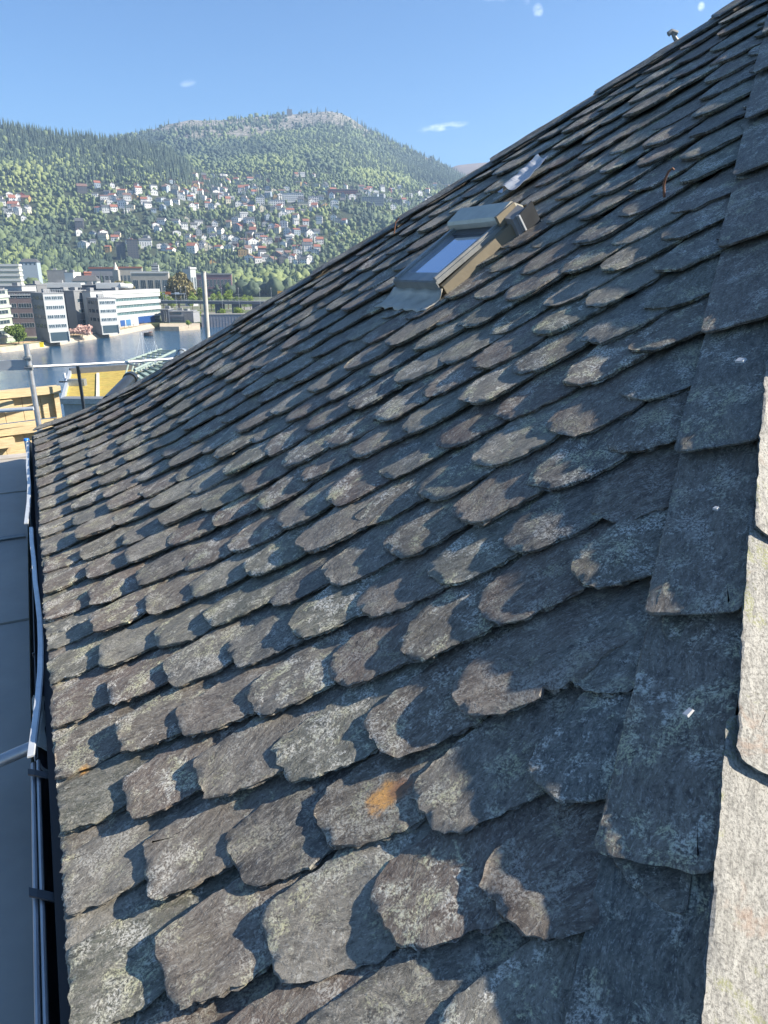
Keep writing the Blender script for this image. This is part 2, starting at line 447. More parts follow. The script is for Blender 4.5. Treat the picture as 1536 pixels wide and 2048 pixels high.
# right slope: large slates
def field_right():
    out = new_out()
    for n in range(0, 17):
        s0 = n*1.15; u0 = float(s2u_r(s0-.0)); x = u0+.9
        while x < 34-u0:
            wd = random.uniform(1.3, 1.5)
            slate_geo(out, lambda S, X, Hh: map_right(S, np.maximum(X, s2u_r(S)+.35), Hh), s0+random.gauss(0, .02), x+wd/2, 2.2, wd-.03, (.02, .02), (.05, .05), 2.0*T, .3*T, 40, rot=random.gauss(0, .01), roofc=None)
            x += wd
    return adopt(finish(out, 'side_slope_slates', None))
field_right()

# hip slates: long rectangular slates laid along the hips
def hip_frame(mp, u2s_f_, a_of_s):
    pass
def hip_slates(side):
    """caps on the visible slope beside the near hip"""
    js = [-.4, .75, 1.9, 3.13, 4.40, 5.70, 7.05, 8.35, 9.75, 11.15, 12.55, 13.95, 15.35, 16.6]
    for i in range(len(js)-1):
        out = new_out(); r = random.Random(i*13+5)
        u0, u1 = js[i], js[i+1]
        # local frame in the flattened slope (s, e)
        s0, s1 = float(u2s(u0)), float(u2s(u1)); e0, e1 = HS*u0+H0, HS*u1+H0
        H = Vector((s1-s0, e1-e0)); L = H.length; H.normalize(); P = Vector((-H.y, H.x))   # P points away from the hip (towards larger e, smaller s)
        wd = .685+r.uniform(-.02, .02)
        def mp(S, X, Hh, s0=s0, e0=e0, H=H, P=P):
            s = s0+H.x*S+P.x*X; e = e0+H.y*S+P.y*X
            return map_front(s, e, Hh)
        Lf = L+.38
        random.seed(500+i)
        slate_geo(out, mp, 0, wd/2-.07, Lf, wd+.04, (.05, .05), (.06, .06), 3.6*T, 1.3*T, 150 if i < 6 else 70, rot=random.gauss(0, .008), thick=T*.95, jag=.38, round_=.06, rid=(r.uniform(0, .3), r.uniform(.35, .8), .38))
        o = finish(out, 'hip_slate', None); adopt(o)
hip_slates(0)
def hip_slates_right():
    js = [-.4, .95, 2.35, 3.62, 4.92, 6.3, 7.6, 9.0, 10.4, 11.8, 13.2, 14.6, 16.0]
    for i in range(len(js)-1):
        out = new_out(); r = random.Random(i*17+3)
        u0, u1 = js[i], js[i+1]; s0, s1 = float(u2s_r(u0)), float(u2s_r(u1))
        H = Vector((s1-s0, u1-u0)); L = H.length; H.normalize(); P = Vector((-H.y, H.x))   # towards larger u: away from the hip
        wd = 1.0
        off = -.20+r.uniform(-.02, .03)
        def mp(S, X, Hh, s0=s0, u0=u0, H=H, P=P):
            return map_right(s0+H.x*S+P.x*X, u0+H.y*S+P.y*X, Hh)
        random.seed(900+i)
        slate_geo(out, mp, 0, off+wd/2, L+.35, wd, (.06, .06), (.07, .07), 4.3*T, 3.1*T, 170 if i < 6 else 70, rot=random.gauss(0, .008), thick=T*1.0, jag=.45, round_=.06, rid=(r.uniform(.8, 1), r.uniform(.3, .7), .4))
        o = finish(out, 'hip_slate', None, HIPR); adopt(o)
def pale_slate():
    t = NT('sunlit_slate'); a = t.attr('suv'); v = a.outputs['Vector']  # paler copy of the slate: sun on the right slope put into its colour
    st = t.noise(t.mapping(v, (1, .3, 1)), 75, 8, .78, .6).outputs['Fac']; big = t.noise(v, 9, 7, .75, .5).outputs['Fac']; sp = t.noise(v, 160, 6, .8).outputs['Fac']
    c = t.ramp(st, [(.32, (.13, .127, .112)), (.5, (.30, .292, .26)), (.7, (.42, .41, .365))])
    c = t.mix(t.math('MULTIPLY', t.ramp(sp, [(.5, 0), (.57, 1)]), .75), c, (.09, .085, .075))
    c = t.mix(t.math('MULTIPLY', t.ramp(big, [(.54, 0), (.60, 1)]), t.ramp(sp, [(.44, 0), (.56, .7)])), c, (.25, .26, .10))
    b2 = t.noise(t.mapping(v, (1, 1, 1), (0, 0, 1.3)), 7, 5, .65, .7).outputs['Fac']
    c = t.mix(t.math('MULTIPLY', t.ramp(b2, [(.57, 0), (.66, 1)]), .4), c, (.26, .15, .09))
    t.l(c, t.b.inputs['Base Color']); t.b.inputs['Roughness'].default_value = .75
    t.bump(t.math('ADD', st, t.math('MULTIPLY', sp, .7)), .7, .006)
    return t.m
HIPR = pale_slate()
hip_slates_right()
def hip_slates_far():
    js = list(np.arange(-.15, 17.2, 1.95))+[17.3]
    for i in range(len(js)-1):
        u0, u1 = js[i], js[i+1]
        for side in (0, 1):
            out = new_out(); r = random.Random(i*7+side)
            if side == 0:
                s0, s1 = float(u2s(u0)), float(u2s(u1)); a0, a1 = GS*u0+G0, GS*u1+G0
                H = Vector((s1-s0, a1-a0)); L = H.length; H.normalize(); P = Vector((H.y, -H.x))
                def mp(S, X, Hh, s0=s0, a0=a0, H=H, P=P): return map_front(s0+H.x*S+P.x*X, a0+H.y*S+P.y*X, Hh)
                wd, off, hh = .5, 0.0, 2.9*T
            else:
                s0, s1 = float(u2s_f(u0)), float(u2s_f(u1)); a0, a1 = u0, u1
                H = Vector((s1-s0, a1-a0)); L = H.length; H.normalize(); P = Vector((-H.y, H.x))
                def mp(S, X, Hh, s0=s0, a0=a0, H=H, P=P): return map_far(s0+H.x*S+P.x*X, a0+H.y*S+P.y*X, Hh)
                wd, off, hh = .9, -.03, 3.0*T
            random.seed(1300+i*2+side)
            slate_geo(out, mp, 0, off+wd/2, L+.4, wd, (.01, .01), (.02, .02), hh+.05, hh-.03, 60, thick=T*.7, jag=.25, round_=.04, rid=(.1, .3, .4))
            adopt(finish(out, 'hip_slate', None))
hip_slates_far()

# ------------------------------------------------------------------ things on and beside the roof
M_zinc = simple('weathered_zinc', (.30, .31, .30), .45, .6, .2, 9, .15)
M_galv = simple('galvanised_steel', (.46, .47, .48), .42, .75, .18, 14, .1, 90)
M_alu = simple('bare_aluminium', (.62, .65, .66), .38, .55, .10, 20)
M_beige = simple('beige_side_cladding', (.20, .17, .115), .5, .1, .12, 7, .1)
M_greyg = simple('grey_green_paint', (.50, .48, .40), .45, .3, .15, 8)
M_dark = simple('dark_steel', (.05, .055, .06), .4, .4, .2, 8)
M_black = simple('black_gutter_paint', (.018, .02, .023), .32, .0, .3, 8)
M_rust = simple('rusty_iron', (.20, .09, .05), .8, .1, .35, 60, .4, 200)
M_timber = None
def timber():
    t = NT('pale_spruce_timber'); tc = t.n('ShaderNodeTexCoord'); oi = t.n('ShaderNodeObjectInfo')
    v = t.mapping(tc.outputs['Object'], (1, 1, 9)); n = t.noise(v, 7, 6, .65, .4).outputs['Fac']
    k = t.noise(tc.outputs['Object'], 5, 3, .5).outputs['Fac']
    c = t.ramp(n, [(.3, (.38, .29, .16)), (.6, (.52, .42, .25)), (.8, (.58, .49, .31))])
    c = t.mix(t.math('MULTIPLY', t.ramp(k, [(.6, 0), (.72, 1)]), .45), c, (.24, .15, .08))
    t.l(c, t.b.inputs['Base Color']); t.b.inputs['Roughness'].default_value = .7; t.bump(n, .2, .004); return t.m
M_timber = timber()
def glass_mat(name, c, rough=.03, ior=2.0):
    t = NT(name); t.b.inputs['Base Color'].default_value = (*c, 1); t.b.inputs['Roughness'].default_value = rough
    t.b.inputs['IOR'].default_value = ior; t.b.inputs['Specular IOR Level'].default_value = .8; return t.m
M_glass = glass_mat('window_glass', (.66, .72, .84), .04, 2.0); M_glass.node_tree.nodes['Principled BSDF'].inputs['Metallic'].default_value = .9

def roof_frame(name, s, e, h=0.0):
    """Empty standing on the slope: x towards the near hip, y up the slope, z out of the roof"""
    p = Vector(map_front(s, e, h)); q = Vector(map_front(s+.6, e, h)); Y = (q-p).normalized(); X = -Ed; Z = X.cross(Y)
    o = bpy.data.objects.new(name, None); col.objects.link(o); o.empty_display_size = .1
    o.matrix_world = Matrix.Translation(p) @ Matrix((X, Y, Z)).transposed().to_4x4(); return o

def skylight():
    s0 = float(u2s(7.24)); r = roof_frame('skylight', s0, 13.85, .16)
    r.parent = house_root; r.matrix_parent_inverse = Matrix.Translation(-Vector(house_root.location))
    w, L, h = .545, .62, .08
    # curb and side cladding (the near side is a beige board)
    m = MB(); m.box(0, .022, 0, L, -.04, h); m.box(.022, w-.024, 0, .03, -.04, h-.03); m.box(.022, w-.024, L-.03, L, -.04, h); m.build('curb', M_greyg, r)
    m = MB()
    m.hexa([(w-.024, -.01, -.05), (w+.012, -.015, -.05), (w+.03, L*.96, -.05), (w-.024, L*.96, -.05), (w-.024, -.01, h-.012), (w+.004, -.012, h-.02), (w+.02, L*.96, h+.01), (w-.024, L*.96, h+.01)])
    m.build('side_cladding', M_beige, r)
    # sash: four rails with stepped profile
    m = MB()
    for x0, x1 in ((-.012, .05), (w-.075, w-.018)):
        m.box(x0, x1, -.02, L*.86, h+.001, h+.026); m.box(x0+.016, x1-.016, -.012, L*.86, h+.026, h+.040)
    m.box(.05, w-.075, -.02, .055, h+.001, h+.024); m.box(.05, w-.075, L*.78, L*.86, h+.001, h+.026)
    m.box(-.012, w-.018, -.028, -.021, h-.045, h+.02)
    m.build('sash', M_zinc, r)
    g = MB(); g.box(.05, w-.075, .055, L*.78, h+.002, h+.012); g.build('pane', M_glass, r)
    b = MB(); b.box(.07, w-.09, L*.70, L*.775, h+.013, h+.024); b.build('blind_rail', M_dark, r)
    # hinge hood at the top
    hd = MB(); z0 = h+.03
    prof_ = [(L*.78, z0+.03), (L*.80, z0+.048), (L*1.0, z0+.062), (L*1.09, z0+.0), (L*1.09, z0-.04), (L*.78, z0-.002)]
    n = len(prof_); vs = [(-.03, y, z) for y, z in prof_]+[(w-.03, y, z) for y, z in prof_]
    hd.add(vs, [tuple(range(n))[::-1], tuple(range(n, 2*n))]+[(i, (i+1) % n, n+(i+1) % n, n+i) for i in range(n)]); hd.build('hood', M_greyg, r)
    ed = MB(); ed.box(w-.0295, w-.005, L*.775, L*1.0, z0-.01, z0+.055); ed.build('hood_end', M_beige, r)
    bx = MB(); bx.hexa([(w-.02, L*.84, .0), (w+.055, L*.84, -.02), (w+.055, L*1.02, -.02), (w-.02, L*1.02, .0), (w-.004, L*.84, h+.05), (w+.045, L*.86, h+.03), (w+.045, L*1.02, h+.035), (w-.004, L*1.02, h+.06)])
    bx.build('motor_box', simple('grey_plastic_box', (.22, .22, .22), .5), r)
    fl = MB(); fl.hexa([(w+.058, L*.9, .0), (w+.064, L*.9, .0), (w+.070, L*1.09, .0), (w+.058, L*1.09, .0), (w+.058, L*.9, h+.03), (w+.064, L*.9, h+.03), (w+.07, L*1.09, h+.05), (w+.06, L*1.09, h+.05)]); fl.build('upstand', M_dark, r)
    fp = MB(); fp.box(w+.05, w+.078, L*.9, L*.915, .02, h+.035); fp.build('upstand_edge', M_alu, r)
    # lead apron below the window, dressed over the slates
    nx, ny = 16, 7; V = []; Fq = []
    for j in range(ny+1):
        for i in range(nx+1):
            x = -.06+(w+.07)*i/nx; y = -.025-.16*j/ny-(.0 if j < ny else .012*math.sin(i*1.9))
            z = (h-.05)*max(0, 1-j/2.2)**1.4+.022+.006*math.sin(i*1.3+j)
            V.append((x-(.05*j/ny)*(1-i/nx), y, z))
    for j in range(ny):
        for i in range(nx): a = j*(nx+1)+i; Fq.append((a, a+nx+1, a+nx+2, a+1))
    me = np_mesh('apron', V, Fq, smooth=True); o = link('apron', me, simple('lead_sheet', (.40, .38, .32), .5, .2, .2, 9), r)
    sm = o.modifiers.new('s', 'SOLIDIFY'); sm.thickness = .003
skylight()

def crumpled_sheet():
    e, u = hit_roof(1008, 410); s = float(u2s(u)); r = roof_frame('metal_sheet', s, e, .26)
    nx, ny = 12, 18; V = []; Fq = []
    for j in range(ny+1):
        for i in range(nx+1):
            a = i/nx; b = j/ny
            x = a*.20*(1-.45*b)+.12*b; y = b*.30-.02*math.sin(a*3)
            z = .02+.05*math.exp(-((a-.62+.25*b)/.12)**2)*(1-b*.3)+.035*b*b+.012*noise.noise(Vector((a*5, b*6, 1)))
            V.append((x, y, z))
    for j in range(ny):
        for i in range(nx): k = j*(nx+1)+i; Fq.append((k, k+1, k+nx+2, k+nx+1))
    o = link('metal_sheet', np_mesh('metal_sheet', V, Fq), simple('bright_flashing', (.50, .52, .55), .35, .35, .1, 12)); sm = o.modifiers.new('s', 'SOLIDIFY'); sm.thickness = .002
    o.matrix_world = r.matrix_world.copy(); bpy.data.objects.remove(r)
    tag(o, 'crumpled pale metal flashing sheet lying on the slates above the skylight', 'metal sheet')
crumpled_sheet()

def hooks():
    e, u = hit_roof(1346, 412); s = float(u2s(u)); r = roof_frame('t', s, e, .20)
    m = MB(); pts = [(-.01, -.02, .0), (-.012, -.01, .02), (-.01, .0, .05), (0, .012, .075), (.012, .03, .095), (.025, .045, .10), (.03, .045, .09)]
    m.tube(pts, .0065, 8, r2=.005); o = m.build('roof_hook', M_rust, None, True); o.matrix_world = r.matrix_world.copy(); bpy.data.objects.remove(r)
    adopt_keep(o); tag(o, 'rusty bent iron hook sticking up from the shaded slates')
    e, u = hit_roof(804, 476); s = float(u2s(u)); r = roof_frame('t', s, e, .12)
    m = MB(); m.tube([(0, -.05, .02), (0, -.02, .05), (.0, .02, .09), (.01, .06, .10)], .005, 7); o = m.build('roof_hook', M_rust, None, True); o.matrix_world = r.matrix_world.copy(); bpy.data.objects.remove(r)
    adopt_keep(o)
    # lifting eye on the far hip
    p0 = Vector(roofw(GS*14.75+G0, 14.75, float(prof(14.75))+.28)); d = px_dir(1356, 84); t = p0.y/d.y
    b = Vector((0, 0, CAMZ))+px_dir(1358, 88)*t; tp = Vector((0, 0, CAMZ))+px_dir(1345, 66)*t
    m = MB(); m.tube([b, (b+tp)/2+Vector((-.004, 0, 0)), tp], .018, 10, r2=.012); up = (tp-b).normalized(); sd_ = Vector((1, 0, 0))
    m.tube([tp-up*.01-sd_*.035, tp+up*.012, tp+sd_*.032-up*.004], .018, 8)
    o = m.build('hip_finial', simple('old_zinc_finial', (.30, .30, .28), .6, .2), None, True); adopt_keep(o)
def adopt_keep(o, p=house_root):
    mw = o.matrix_world.copy(); o.parent = p; o.matrix_parent_inverse = Matrix.Translation(-Vector(p.location)); return o
hooks()

def bits():
    lab = ['small white chip of mortar lying on the hip slate at lower right', 'white paper scrap on the shaded hip slate near the top', 'tiny white chip on the hip slate halfway up']
    for k, (px, py, w_, h_) in enumerate(((1394, 1481, .013, .022), (1487, 775, .03, .02), (1447, 1072, .014, .012))):
        e, u = hit_roof(px, py); s = float(u2s(u)); r = roof_frame('t', s, e, 5.0*T)
        m = MB(); m.hexa([(0, 0, 0), (w_, .002, 0), (w_*.92, h_, 0), (.001, h_*.95, 0), (.001, .001, .006), (w_*.9, .003, .007), (w_*.85, h_*.9, .006), (.002, h_*.9, .005)])
        o = m.build('mortar_chip', simple('white_mortar', (.55, .56, .56), .7)); o.matrix_world = r.matrix_world.copy(); bpy.data.objects.remove(r); tag(o, lab[k], 'chip')
bits()

def rw(e, u, z): return Vector(roofw(e, u, z))
def gutter():
    g = empty('gutter', rw(14, -.6, -5.8)); 
    inv = Matrix.Translation(-Vector(g.location))
    def ch(o): o.parent = g; o.matrix_parent_inverse = inv; return o
    def trough(name, e0, e1, uc, zc, r, mat, th=.014, a0=185, a1=355, nseg=14, wob=0):
        V = []; Fq = []; ne = max(2, int((e1-e0)/.5)); n = nseg+1
        for i in range(ne+1):
            e = e0+(e1-e0)*i/ne; w_ = wob*math.sin(e*1.7)
            for rr in (r, r-th):
                for k in range(n):
                    a = R(a0+(a1-a0)*k/nseg); V.append(rw(e, uc+rr*math.cos(a)+w_, zc+rr*math.sin(a)))
        st = 2*n
        for i in range(ne):
            for k in range(n-1):
                a = i*st+k; Fq.append((a, a+1, a+1+st, a+st)); b = i*st+n+k; Fq.append((b+1, b, b+st, b+1+st))
            a = i*st; Fq.append((a, a+st, a+st+n, a+n)); a = i*st+n-1; Fq.append((a+st, a, a+n, a+n+st))
        me = np_mesh(name, V, Fq, smooth=True); me.set_sharp_from_angle(angle=R(35)); return ch(link(name, me, mat))
    trough('gutter_channel', 1.0, 8.2, -.40, -5.60, .27, M_black)
    trough('gutter_channel', 8.2, 27.3, -.44, -5.56, .24, simple('slate_grey_gutter', (.05, .058, .066), .4, .1, .25, 6))
    # rolled front bead of the near length: two parallel tubes
    m = MB(); m.tube([rw(e, -.665, -5.58) for e in np.linspace(1, 8.2, 12)], .007, 8); m.tube([rw(e, -.725, -5.60) for e in np.linspace(1, 8.2, 12)], .0075, 8)
    ch(m.build('gutter_bead', simple('blue_grey_bead', (.42, .43, .44), .35, .5), None, True))
    # joint sleeve and end trim
    for e in (8.25, 11.0, 14.6, 18.3, 22.2):
        m = MB(); m.tube([rw(e+.0, -.44+.25*math.cos(a), -5.555+.25*math.sin(a)) for a in np.linspace(R(182), R(358), 12)], .006, 6)
        ch(m.build('joint_sleeve', M_dark, None, True))
    tp = MB(); tp.tube([rw(8.18, -.42+.245*math.cos(a), -5.575+.245*math.sin(a)) for a in np.linspace(R(185), R(355), 12)], .007, 6); ch(tp.build('end_rim', simple('white_rim', (.66, .66, .62), .5), None, True))
    for e in (5.98, 7.85):
        m = MB(); pts = [rw(e, -.02+.02, -5.50), rw(e-.05, -.18, -5.56), rw(e-.1, -.36, -5.585), rw(e-.05, -.54, -5.56), rw(e+.05, -.70, -5.53), rw(e+.12, -.77, -5.545)]
        for a, b in zip(pts, pts[1:]):
            d = Ed*.016; m.hexa([a-d, b-d, b+d, a+d, a-d+Zd*.006, b-d+Zd*.006, b+d+Zd*.006, a+d+Zd*.006])
        ch(m.build('bracket', M_dark))
    tag(g, 'dark half-round gutter with a pale front bead along the slate eaves', 'gutter')
    # bent aluminium strips on the front of the far length
    def strip(name, pxs, z, wd, lab):
        pts = []
        for (x, y) in pxs:
            d = px_dir(x, y); t = (z*W)/d.z; pts.append(Vector((0, 0, CAMZ))+d*t)
        m = MB(); n = len(pts)
        # resample smoothly
        P = [np.array(p) for p in pts]; tt = np.arange(n); q = np.linspace(0, n-1, n*5)
        Q = [Vector([np.interp(v, tt, [p[k] for p in P]) for k in range(3)]) for v in q]
        for i in range(len(Q)-1):
            a, b = Q[i], Q[i+1]; d = Ud*wd/2; tw = Zd*.004*math.sin(i*.7)
            m.hexa([a-d-tw, b-d-tw, b+d, a+d, a-d+Zd*.007, b-d+Zd*.007, b+d+Zd*.007, a+d+Zd*.007])
            m.hexa([a+d-Zd*.02, b+d-Zd*.02, b+d+Ud*.003-Zd*.02, a+d+Ud*.003-Zd*.02, a+d+Zd*.0, b+d+Zd*.0, b+d+Ud*.003, a+d+Ud*.003])
        o = m.build(name, M_alu); tag(o, lab, 'metal strip', 'loose strips on the gutter edge')
    strip('metal_strip', [(61, 1515), (68, 1460), (75, 1405), (80, 1345), (81, 1290), (79, 1240), (75, 1205), (70, 1165), (67, 1120), (63, 1085), (62, 1056)], -5.42, .020, 'long wavy bare metal strip along the front of the gutter, nearer of two')
    strip('metal_strip', [(52, 1048), (57, 1005), (58, 970), (55, 930), (56, 885)], -5.40, .022, 'shorter bent metal strip beyond the gap in the gutter edge')
    # torn tape hanging at the joint
    e0 = 8.35
    V = []; Fq = []
    for j in range(9):
        for i in range(4):
            V.append(rw(e0+j*.16+.05*math.sin(j*2+i), -.70+.045*i+.015*math.sin(j*1.7), -5.50-.03*i*i*.25+.01*math.sin(i*2+j)))
    for j in range(8):
        for i in range(3): a = j*4+i; Fq.append((a, a+1, a+5, a+4))
    o = link('torn_tape', np_mesh('torn_tape', V, Fq), simple('old_tape', (.42, .42, .36), .8)); sm = o.modifiers.new('s', 'SOLIDIFY'); sm.thickness = .002
    tag(o, 'torn beige sealing tape hanging at the end of the gutter length', 'tape')
    # fascia board
    m = MB(); m.hexa([rw(.8, -.12, -6.6), rw(27.2, -.12, -6.6), rw(27.2, -.06, -6.6), rw(.8, -.06, -6.6), rw(.8, -.12, -5.47), rw(27.2, -.12, -5.47), rw(27.2, -.06, -5.47), rw(.8, -.06, -5.47)])
    o = m.build('fascia', simple('green_fascia', (.20, .22, .12), .7, 0, .2, 6)); adopt_keep(o)
gutter()

def deck_mat():
    t = NT('dark_film_faced_board'); tc = t.n('ShaderNodeTexCoord'); v = tc.outputs['Object']
    n = t.noise(v, 1.6, 6, .6).outputs['Fac']; c = t.ramp(n, [(.3, (.27, .25, .215)), (.7, (.38, .35, .30))])
    vo = t.n('ShaderNodeTexVoronoi', feature='F1'); vo.inputs['Scale'].default_value = 9; t.l(v, vo.inputs['Vector'])
    pick = t.n('ShaderNodeSeparateColor'); t.l(vo.outputs['Color'], pick.inputs[0])
    n2 = t.noise(v, 60, 3, .6).outputs['Fac']
    dd = t.math('ADD', vo.outputs['Distance'], t.math('MULTIPLY', n2, .12))
    sp = t.math('MULTIPLY', t.ramp(dd, [(.085, 1), (.11, 0)]), t.ramp(pick.outputs[0], [(.72, 0), (.74, 1)]))
    reg = t.ramp(t.noise(v, .9, 2).outputs['Fac'], [(.42, 0), (.5, 1)])
    sp = t.math('MULTIPLY', sp, reg)
    sc = t.ramp(t.noise(t.mapping(v, (1, 5, 1), (0, 0, .8)), 6, 6, .75).outputs['Fac'], [(.63, 0), (.72, .5)])
    c = t.mix(sp, c, (.55, .57, .60)); c = t.mix(t.math('MULTIPLY', sc, .5), c, (.38, .36, .33))
    t.l(c, t.b.inputs['Base Color']); t.b.inputs['Roughness'].default_value = .5; t.bump(n2, .08, .003); return t.m
def deck():
    d = empty('scaffold_deck', rw(12, -4, -6.5)); inv = Matrix.Translation(-Vector(d.location)); dm = deck_mat()
    es = [0, 4.2, 9.7, 14.3, 19.2, 23.8, 28.3]
    for i in range(len(es)-1):
        for (ua, ub) in ((-.86, -3.1), (-3.13, -5.4), (-5.43, -7.7)):
            m = MB(); a, b = es[i]+.02, es[i+1]-.02; dz = (i % 2)*.03
            m.hexa([rw(a, ub, -6.62+dz), rw(b, ub, -6.62+dz), rw(b, ua, -6.62+dz), rw(a, ua, -6.62+dz), rw(a, ub, -6.5+dz), rw(b, ub, -6.5+dz), rw(b, ua, -6.5+dz), rw(a, ua, -6.5+dz)])
            o = m.build('deck_board', dm, d); o.matrix_parent_inverse = inv
    m = MB(); m.hexa([rw(28.35, -7.7, -6.7), rw(28.95, -7.7, -6.7), rw(28.95, -.5, -6.7), rw(28.35, -.5, -6.7), rw(28.35, -7.7, -6.44), rw(28.95, -7.7, -6.44), rw(28.95, -.5, -6.44), rw(28.35, -.5, -6.44)])
    o = m.build('edge_board', simple('grey_edge_board', (.34, .32, .29), .8, 0, .2, 5), d); o.matrix_parent_inverse = inv
    m = MB(); m.tube([rw(19.2, -7.7, -6.43), rw(19.3, -.9, -6.43)], .018, 8); o = m.build('cross_strip', M_zinc, d, True); o.matrix_parent_inverse = inv
    tag(d, 'dark walking deck of film-faced boards below the eaves, splashed with white', 'scaffold deck')
    # tube lying over the deck, ending at the gutter
    a = rw(8.75, -.72, -5.72); z = Vector((0, 0, CAMZ)); dirp = px_dir(-60, 1548); b = z+dirp*((-5.95*W)/dirp.z)
    m = MB(); m.tube([a, (a+b)/2, b+(b-a)*1.2], .024, 14); o = m.build('scaffold_tube', M_galv, None, True)
    tag(o, 'grey steel tube crossing from the left edge to the gutter end', 'scaffold tube')
    # lower roof skirt just under the gutter so nothing is open below
    m = MB(); m.hexa([rw(.2, -1.3, -7.6), rw(28.5, -1.3, -7.6), rw(28.5, -.1, -7.6), rw(.2, -.1, -7.6), rw(.2, -1.3, -7.4), rw(28.5, -1.3, -7.4), rw(28.5, -.1, -7.4), rw(.2, -.1, -7.4)])
    adopt_keep(m.build('lower_ledge', simple('dark_ledge', (.03, .033, .04), .8)))
deck()
def cap_pole():
    d = px_dir(57, 905); t = (8.35)/d.y; b = Vector((0, 0, CAMZ))+d*t; tp = Vector((0, 0, CAMZ))+px_dir(57, 880)*t
    r = empty('marker_post', b); m = MB(); m.tube([Vector((0, 0, -.5)), Vector((0, 0, (tp-b).length))], .028, 12); m.build('post', simple('white_post', (.6, .6, .58), .6), r, True)
    m = MB(); h = (tp-b).length; m.tube([(0, 0, h), (0, 0, h+.012), (0, 0, h+.022)], .034, 14, r2=.026); m.build('cap', simple('blue_plastic_cap', (.02, .20, .65), .4), r, True)
    tag(r, 'short post with a bright blue cap at the far end of the gutter', 'post')
cap_pole()

def ray_pt(px, py, y): return atd(px, py, y)
def scaffold():
    r = empty('scaffold_rail', ray_pt(60, 740, 9.3)); inv = Matrix.Translation(-Vector(r.location))
    def ch(o): o.parent = r; o.matrix_parent_inverse = inv; return o
    def vpole(px, py0, py1, y, rad, name='standard', mat=M_galv):
        a = ray_pt(px, py0, y); b = a.copy(); k = ray_pt(px, py1, y); b.z = k.z
        # base a little further out so that it follows the photo's lean
        m = MB(); m.tube([b-Zd*.4, a], rad, 14); return m, a, b
    m, a, b = vpole(52, 688, 858, 9.2, .034); o = ch(m.build('standard', M_galv, None, True))
    # couplers
    for py in (716, 735):
        k = MB(); p = ray_pt(55, py, 9.2); p.x = a.x; k.tube([p-Zd*.03, p+Zd*.03], .045, 10); k.tube([p+Vector((-.05, -.03, 0)), p+Vector((.05, -.03, 0))], .018, 8); ch(k.build('coupler', M_zinc, None, True))
    m = MB(); m.tube([ray_pt(58, 734, 9.25), ray_pt(165, 729, 9.9), ray_pt(258, 724, 10.6), ray_pt(392, 714, 11.6)], .021, 10); ch(m.build('guard_rail', M_galv, None, True))
    m = MB(); a0, a1 = ray_pt(-60, 723, 9.1), ray_pt(52, 720, 9.2); h = Zd*.125
    m.hexa([a0-h, a1-h, a1-h+Vector((0, .03, 0)), a0-h+Vector((0, .03, 0)), a0, a1, a1+Vector((0, .03, 0)), a0+Vector((0, .03, 0))]); ch(m.build('toe_board', simple('grey_board', (.42, .44, .45), .5, .2), None))
    m = MB(); m.tube([ray_pt(-40, 824, 9.0), ray_pt(67, 817, 9.1)], .026, 10); ch(m.build('guard_rail', M_alu, None, True))
    tag(r, 'galvanised scaffold upright with guard rails beside the timber crates', 'scaffold')
    m = MB(); t0, b0 = ray_pt(154, 728, 10.0), ray_pt(168, 822, 10.0); m.hexa([b0+Vector((-.016, 0, -.3)), b0+Vector((.016, 0, -.3)), b0+Vector((.016, .03, -.3)), b0+Vector((-.016, .03, -.3)), t0+Vector((-.02, 0, 0)), t0+Vector((.02, 0, 0)), t0+Vector((.02, .03, 0)), t0+Vector((-.02, .03, 0))])
    o = m.build('steel_post', M_dark); tag(o, 'thin dark steel post in front of the yellow green roof', 'post')
    t0, b0 = ray_pt(407, 545, 10.5), ray_pt(416, 690, 10.5); m = MB(); m.tube([b0-Zd*.5, t0], .033, 10); m.tube([t0-Zd*.0, t0+Zd*.012], .036, 10)
    o = m.build('scaffold_pole', simple('grey_worn_pole', (.40, .40, .37), .7, .1, .2, 6, .2), None, True); tag(o, 'tall plain grey scaffold pole rising behind the far slate edge', 'scaffold pole')
scaffold()

def crates():
    # stacked timber crates standing on the far end of the deck; front faces the camera
    yb = 9.75
    def crate(pxl, pyt, pxr, pyb, y, dep, lab, seed):
        A = ray_pt(pxl, pyb, y-.75); B = ray_pt(pxr, pyb, y+.35); A.z = B.z; Tt = ray_pt(pxr, pyt, y+.35)
        w = (B-A).length; h = Tt.z-B.z; ang = math.atan2(B.y-A.y, B.x-A.x)
        r = empty('timber_crate', (A.x, A.y, B.z), ang)
        rr = random.Random(seed)
        m = MB(); m.box(-.02, w+.02, 0, .05, h*.80, h); m.build('top_board', M_timber, r)
        m = MB(); m.box(-.02, w+.0, .0, .05, 0, h*.10); m.build('bottom_board', M_timber, r)
        m = MB(); n = 7
        for i in range(n):
            m.box(w*i/n+.003, w*(i+1)/n-.003, .12, .145, h*.10, h*.80)
        m.build('back_panel', M_timber, r)
        for x in (.0, w*.42, w-.07):
            m = MB(); m.box(x, x+.07, .052, .118, h*.10, h*.80); m.build('upright', M_timber, r)
        m = MB(); m.box(w*.30, w*.62, -.10, .115, h*.54, h*.76); m.build('block', M_timber, r)
        m = MB(); m.box(w*.05, w*.95, .15, dep, h*.12, h*.79); m.build('side_panel', M_timber, r)
        m = MB(); m.box(-.02, w+.02, .051, dep, h*.86, h*.98); m.build('lid', M_timber, r)
        tag(r, lab, 'crate', 'pale timber crates stacked on the deck')
    crate(-150, 772, 128, 842, yb, .2, 'upper pale timber crate of the stack behind the scaffold upright', 1)
    crate(-155, 842, 136, 918, yb-.03, .2, 'lower pale timber crate standing on the deck edge board', 2)
crates()

